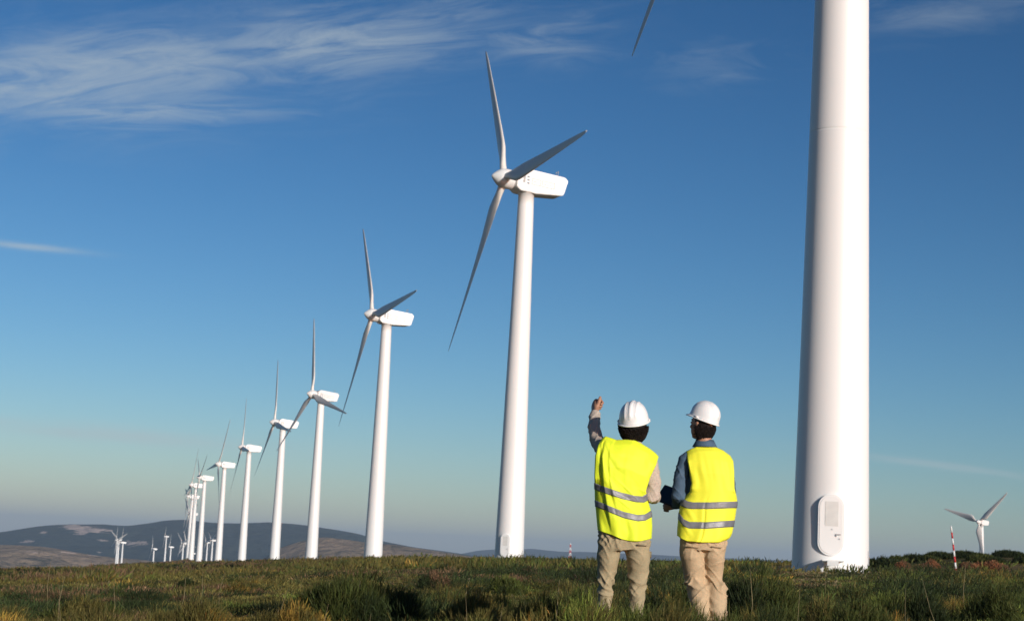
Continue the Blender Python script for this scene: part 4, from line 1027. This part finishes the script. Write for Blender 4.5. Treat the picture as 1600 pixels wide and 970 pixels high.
big_ = fbm(x*.07, y*.035, 51.0, 3); keep = (big_ > -.12) & (np.hypot(x-15.2, y-79) > 3.0) & (np.hypot(x-1.1, y-206) > 3.6); x, y, big_ = x[keep], y[keep], big_[keep]
rad = .5+1.3*rng.random(len(x))**1.5; hg = np.clip(.18+.8*big_+.25*rng.random(len(x))**2, .10, 1.0)
acc.add(*dome_sprigs(x, y, rad, hg, 36, .36, .03+.0003*y, palette(x*.2, y*.12, y*.2, rng), rng, 0, up=.5, cvar=.16))
x, y = scatter(270, 1500, 7000, rng=rng)
big_ = fbm(x*.02, y*.01, 61.0, 3); keep = big_ > -.12; x, y, big_ = x[keep], y[keep], big_[keep]
for tb_ in [P(582.5, 875, 325), P(486, 873, 487), P(428, 880, 570), P(377, 877, 703), P(340, 877, 826), P(310, 877, 958), P(298, 875, 1070)]:
    keep = ~((np.abs(x-tb_[0]) < 5) & (y < tb_[1]+3) & (y > tb_[1]-40)); x, y, big_ = x[keep], y[keep], big_[keep]
rad = 2.0+4.0*rng.random(len(x)); hg = np.clip(.5+.9*big_+.3*rng.random(len(x)), .3, 1.3)
acc.add(*dome_sprigs(x, y, rad, hg, 26, .5, .10+.0004*y, palette(x*.06, y*.03, y*.05, rng), rng, 0, up=.4, cvar=.14))
far_c = link('far_heather', acc.build('far_heather', m_leaf), m_leaf, smooth=False); tag(far_c, 'distant heather patches over the plateau below the turbines', None, None, 'stuff')

# individual bushes: a woody base and a crown of sprigs
def bush(px, py_top, wpx, D, colname, label, hmul=1.0, per=2600, name='heath_bush', group='separate bushes on the heath', wsp=None, cat='bush', lumps=7, mixn=None):
    c = P(px, 866, D); X0, Y0 = c[0], c[1]; g = gz(X0, Y0); top = P(px, py_top, D)[2]; h_ = max(.25, (top-g))*hmul; rx = wpx/F*D/2
    r_ = np.random.default_rng(int(px*7+D)); root = empty(name, (X0, Y0, g), label, cat, group)
    a = Acc(); per = int(per*1.9); cx, cy, rr, hh = [], [], [], []
    for i in range(lumps):
        an = r_.uniform(0, 2*PI); q_ = math.sqrt(r_.uniform(0, 1))*.62; cx.append(X0+rx*q_*math.cos(an)); cy.append(Y0+rx*.8*q_*math.sin(an)); rr.append(rx*r_.uniform(.36, .52)); hh.append(h_*r_.uniform(.74, 1.0)*(1-.35*q_))
    cx.append(X0); cy.append(Y0); rr.append(rx*.6); hh.append(h_)
    cx, cy, rr, hh = map(np.array, (cx, cy, rr, hh))
    W_ = wsp if wsp else max(.0035, D*.00036)
    col = np.array([PALA[colname] if (mixn is None or r_.random() > .35) else PALA[mixn] for _ in cx])
    # the crown is a shell: sprigs start on the lumps' surface and stand outward
    k = r_.integers(0, len(cx), per*1); an = r_.uniform(0, 2*PI, per); zz = r_.uniform(0, 1, per); s_ = np.sqrt(1-zz**2); k2 = r_.uniform(.62, .98, per)
    n3 = np.stack([s_*np.cos(an), s_*np.sin(an), zz], 1)
    base = np.stack([cx[k]+rr[k]*n3[:, 0]*k2, cy[k]+rr[k]*n3[:, 1]*k2, g-.02+hh[k]*n3[:, 2]*k2*.92], 1)
    wob = 1+.10*fbm(base[:, 0]*5/rx, base[:, 1]*5/rx, base[:, 2]*5/rx, 3)
    base[:, 2] = g+(base[:, 2]-g)*wob
    d = n3*.8+np.array([.08, 0, .75])+r_.normal(0, .25, (per, 3))
    L_ = (h_*.07+rx*.055)*r_.uniform(.5, 1.5, per)
    C_ = np.clip(col[k]*np.exp(r_.normal(0, .22, (per, 1)))*(1+r_.normal(0, .06, (per, 3))), .004, 1)
    a.add(*sprigs(base, d, L_, W_*r_.uniform(.7, 1.4, per), C_, 2, r_))
    me = a.build('foliage', m_bush, (X0, Y0, g)); link('foliage', me, m_bush, root, smooth=False)
    # stems
    V = []; Fc = []
    for i in range(len(cx)):
        p1 = Vector((cx[i]-X0, cy[i]-Y0, hh[i]*.75)); vv, ff = tube([Vector((0, 0, -.04)), p1*.5+Vector((0, 0, -.02*h_)), p1], [.035*max(rx, .3), .022*max(rx, .3), .006*max(rx, .3)], 6)
        o_ = len(V); V += vv; Fc += [tuple(j+o_ for j in q_) for q_ in ff]
    me = bpy.data.meshes.new('stems'); me.from_pydata(V, [], Fc); me.update(); link('stems', me, m_wood, root)
    return root
BUSHES = [
 (320, 925, 170, 13.2, 'olive', 'olive tufted bush with golden tips at the bottom edge, below the leftmost tall towers', 6500, 8, 'gold'),
 (140, 922, 150, 14.5, 'olive', 'olive cushion bush at the bottom left corner, nearest to the left edge', 6000, 8, 'green'),
 (745, 908, 150, 14.5, 'olive', 'golden olive bush right of the broad rounded green bush', 6500, 8, 'gold'),
 (850, 915, 110, 13.6, 'green', 'green cushion bush between the golden olive bush and the pointing worker', 5000, 7, 'olive'),
 (1025, 905, 70, 14.8, 'dark', 'dark bush seen between the two workers\' legs', 3500, 6, 'green'),
 (1345, 915, 140, 14.2, 'green', 'green cushion bush below the right edge of the nearest tower', 6500, 8, 'olive'),
 (1215, 925, 120, 13.0, 'green', 'green cushion bush at the bottom edge, left of the nearest tower\'s foot', 5500, 8, 'dark'),
 (565, 881, 230, 15.5, 'green', 'broad rounded green bush in the left foreground, before the tall lettered turbine', 12000, 10, 'dark'),
 (470, 928, 120, 12.5, 'olive', 'low olive bush at the bottom edge, left of the broad rounded green one', 5000, 6, 'gold'),
 (1192, 869, 150, 17, 'green', 'green bush between the right worker and the foot of the nearest tower', 7000, 8, 'dark'),
 (1075, 893, 90, 16.5, 'green', 'dense bush right behind the legs of the tablet holder', 5000, 7, 'dark'),
 (905, 905, 80, 16, 'green', 'small bush left of the pointing worker\'s knees', 4000, 6, 'lime'),
 (1440, 905, 150, 17, 'dark', 'dark green bush in the right foreground, below the banded pole', 7000, 8, 'green'),
 (1560, 900, 120, 19, 'green', 'green bush at the right edge of the grass', 5000, 8, 'dark'),
 (1290, 918, 110, 15, 'olive', 'olive bush in front of the door of the nearest tower', 4500, 7, 'green'),
 (790, 893, 90, 30, 'green', 'mid green bush below the foot of the second nearest tower', 3500, 6, 'lime'),
 (682, 885, 60, 34, 'brown', 'dark brown dry bush left of the mid green one, in the centre left', 3000, 6, 'dark'),
 (658, 869, 28, 120, 'dark', 'small dark rounded bush on the skyline right of the third tower', 1500, 5, None),
 (740, 870, 30, 110, 'green', 'low green bush on the skyline left of the second tower', 1200, 5, None),
 (297, 900, 46, 45, 'dark', 'dark oval bush on the open ground below the close pair of turbines', 2200, 6, 'green'),
 (187, 915, 64, 30, 'green', 'round dark green bush at far left, larger than the one behind it', 2600, 6, 'dark'),
 (370, 903, 60, 48, 'green', 'flat green bush left of the broad foreground bush', 2200, 6, None),
 (1382, 867, 80, 96, 'dark', 'dark bush on the bank right beside the nearest tower', 3200, 7, 'green'),
 (1430, 864, 86, 101, 'dark', 'dark bush on the bank, second from the nearest tower', 3200, 7, 'green'),
 (1470, 861, 80, 104, 'green', 'dark bush on the bank behind the banded pole\'s left side', 3200, 7, 'dark'),
 (1508, 860, 84, 104, 'dark', 'dark bush on the bank just right of the banded pole', 3200, 7, 'green'),
 (1572, 858, 84, 106, 'dark', 'tallest dark bush on the bank right of the lone small turbine', 3400, 7, 'green'),
 (1610, 862, 70, 100, 'dark', 'dark bush on the bank at the right edge of the view', 3000, 7, 'green'),
 (1540, 864, 70, 100, 'dark', 'dark bush on the bank directly below the lone small turbine', 3000, 7, 'green')]
for (px, pt_, wp, D, cn, lab, per, lm, mx2) in BUSHES:
    bush(px, pt_, wp, D, cn, lab, per=per, lumps=lm, mixn=mx2)
for (px, pt_, wp, D, lab) in ((1411, 873, 30, 90, 'rust brown fern clump on the bank, nearest to the big tower'), (1455, 871, 34, 92, 'tallest rust brown fern clump, left of the banded pole'), (1447, 879, 50, 88, 'wide low rust brown fern clump in front of the tallest one'), (1512, 875, 40, 90, 'rust brown fern clump just right of the banded pole'), (1550, 873, 60, 92, 'rust brown fern clump below the lone small turbine')):
    bush(px, pt_, wp, D, 'rust', lab, per=1700, name='dry_fern', group='rust brown fern clumps on the right bank', cat='fern', mixn='brown', lumps=5)

# tall dry stalks standing above the heather
def stalks(specs, name):
    V = []; Fc = []
    for (px, py0, px1, py1, D, r_) in specs:
        a, b_ = Vector(P(px, py0, D)), Vector(P(px1, py1, D)); g = ground(np.array([a.x]), np.array([a.y]))[0]; a.z = min(a.z, g+.05)
        m1 = (a+b_)/2+Vector((random.uniform(-.03, .03), random.uniform(-.05, .05), .02)); vv, ff = tube([a, m1, b_], [r_, r_*.8, r_*.35], 5)
        o_ = len(V); V += vv; Fc += [tuple(j+o_ for j in q_) for q_ in ff]
    me = bpy.data.meshes.new(name); me.from_pydata(V, [], Fc); me.update(); return me
sp = [(98,960,101,900,13,.0022),(1258,965,1250,918,12,.0018),(1506,930,1509,880,22,.003),(1420,946,1415,918,14,.0018),(1478,934,1440,900,14,.002),(868,945,874,905,13,.003),(280,915,290,903,16,.003),(1290,930,1291,880,30,.003),(560,905,566,884,20,.003),(1170,930,1172,888,15,.003)]
for i in range(16):
    px = random.uniform(-20, 1620); D = random.uniform(9, 20); g_ = 866+.048*(px-800)+.42*F/D; sp.append((px, g_, px+random.uniform(-7, 7), g_-random.uniform(12, 34), D, random.uniform(.0012, .0024)))
m_st = mat('straw_stem', (.30, .235, .12), 0.8, var=0.3, scale=10)
tag(link('dry_stalks', stalks(sp, 'dry_stalks'), m_st), 'thin dry straw stalks poking out of the heather', None, None, 'stuff')
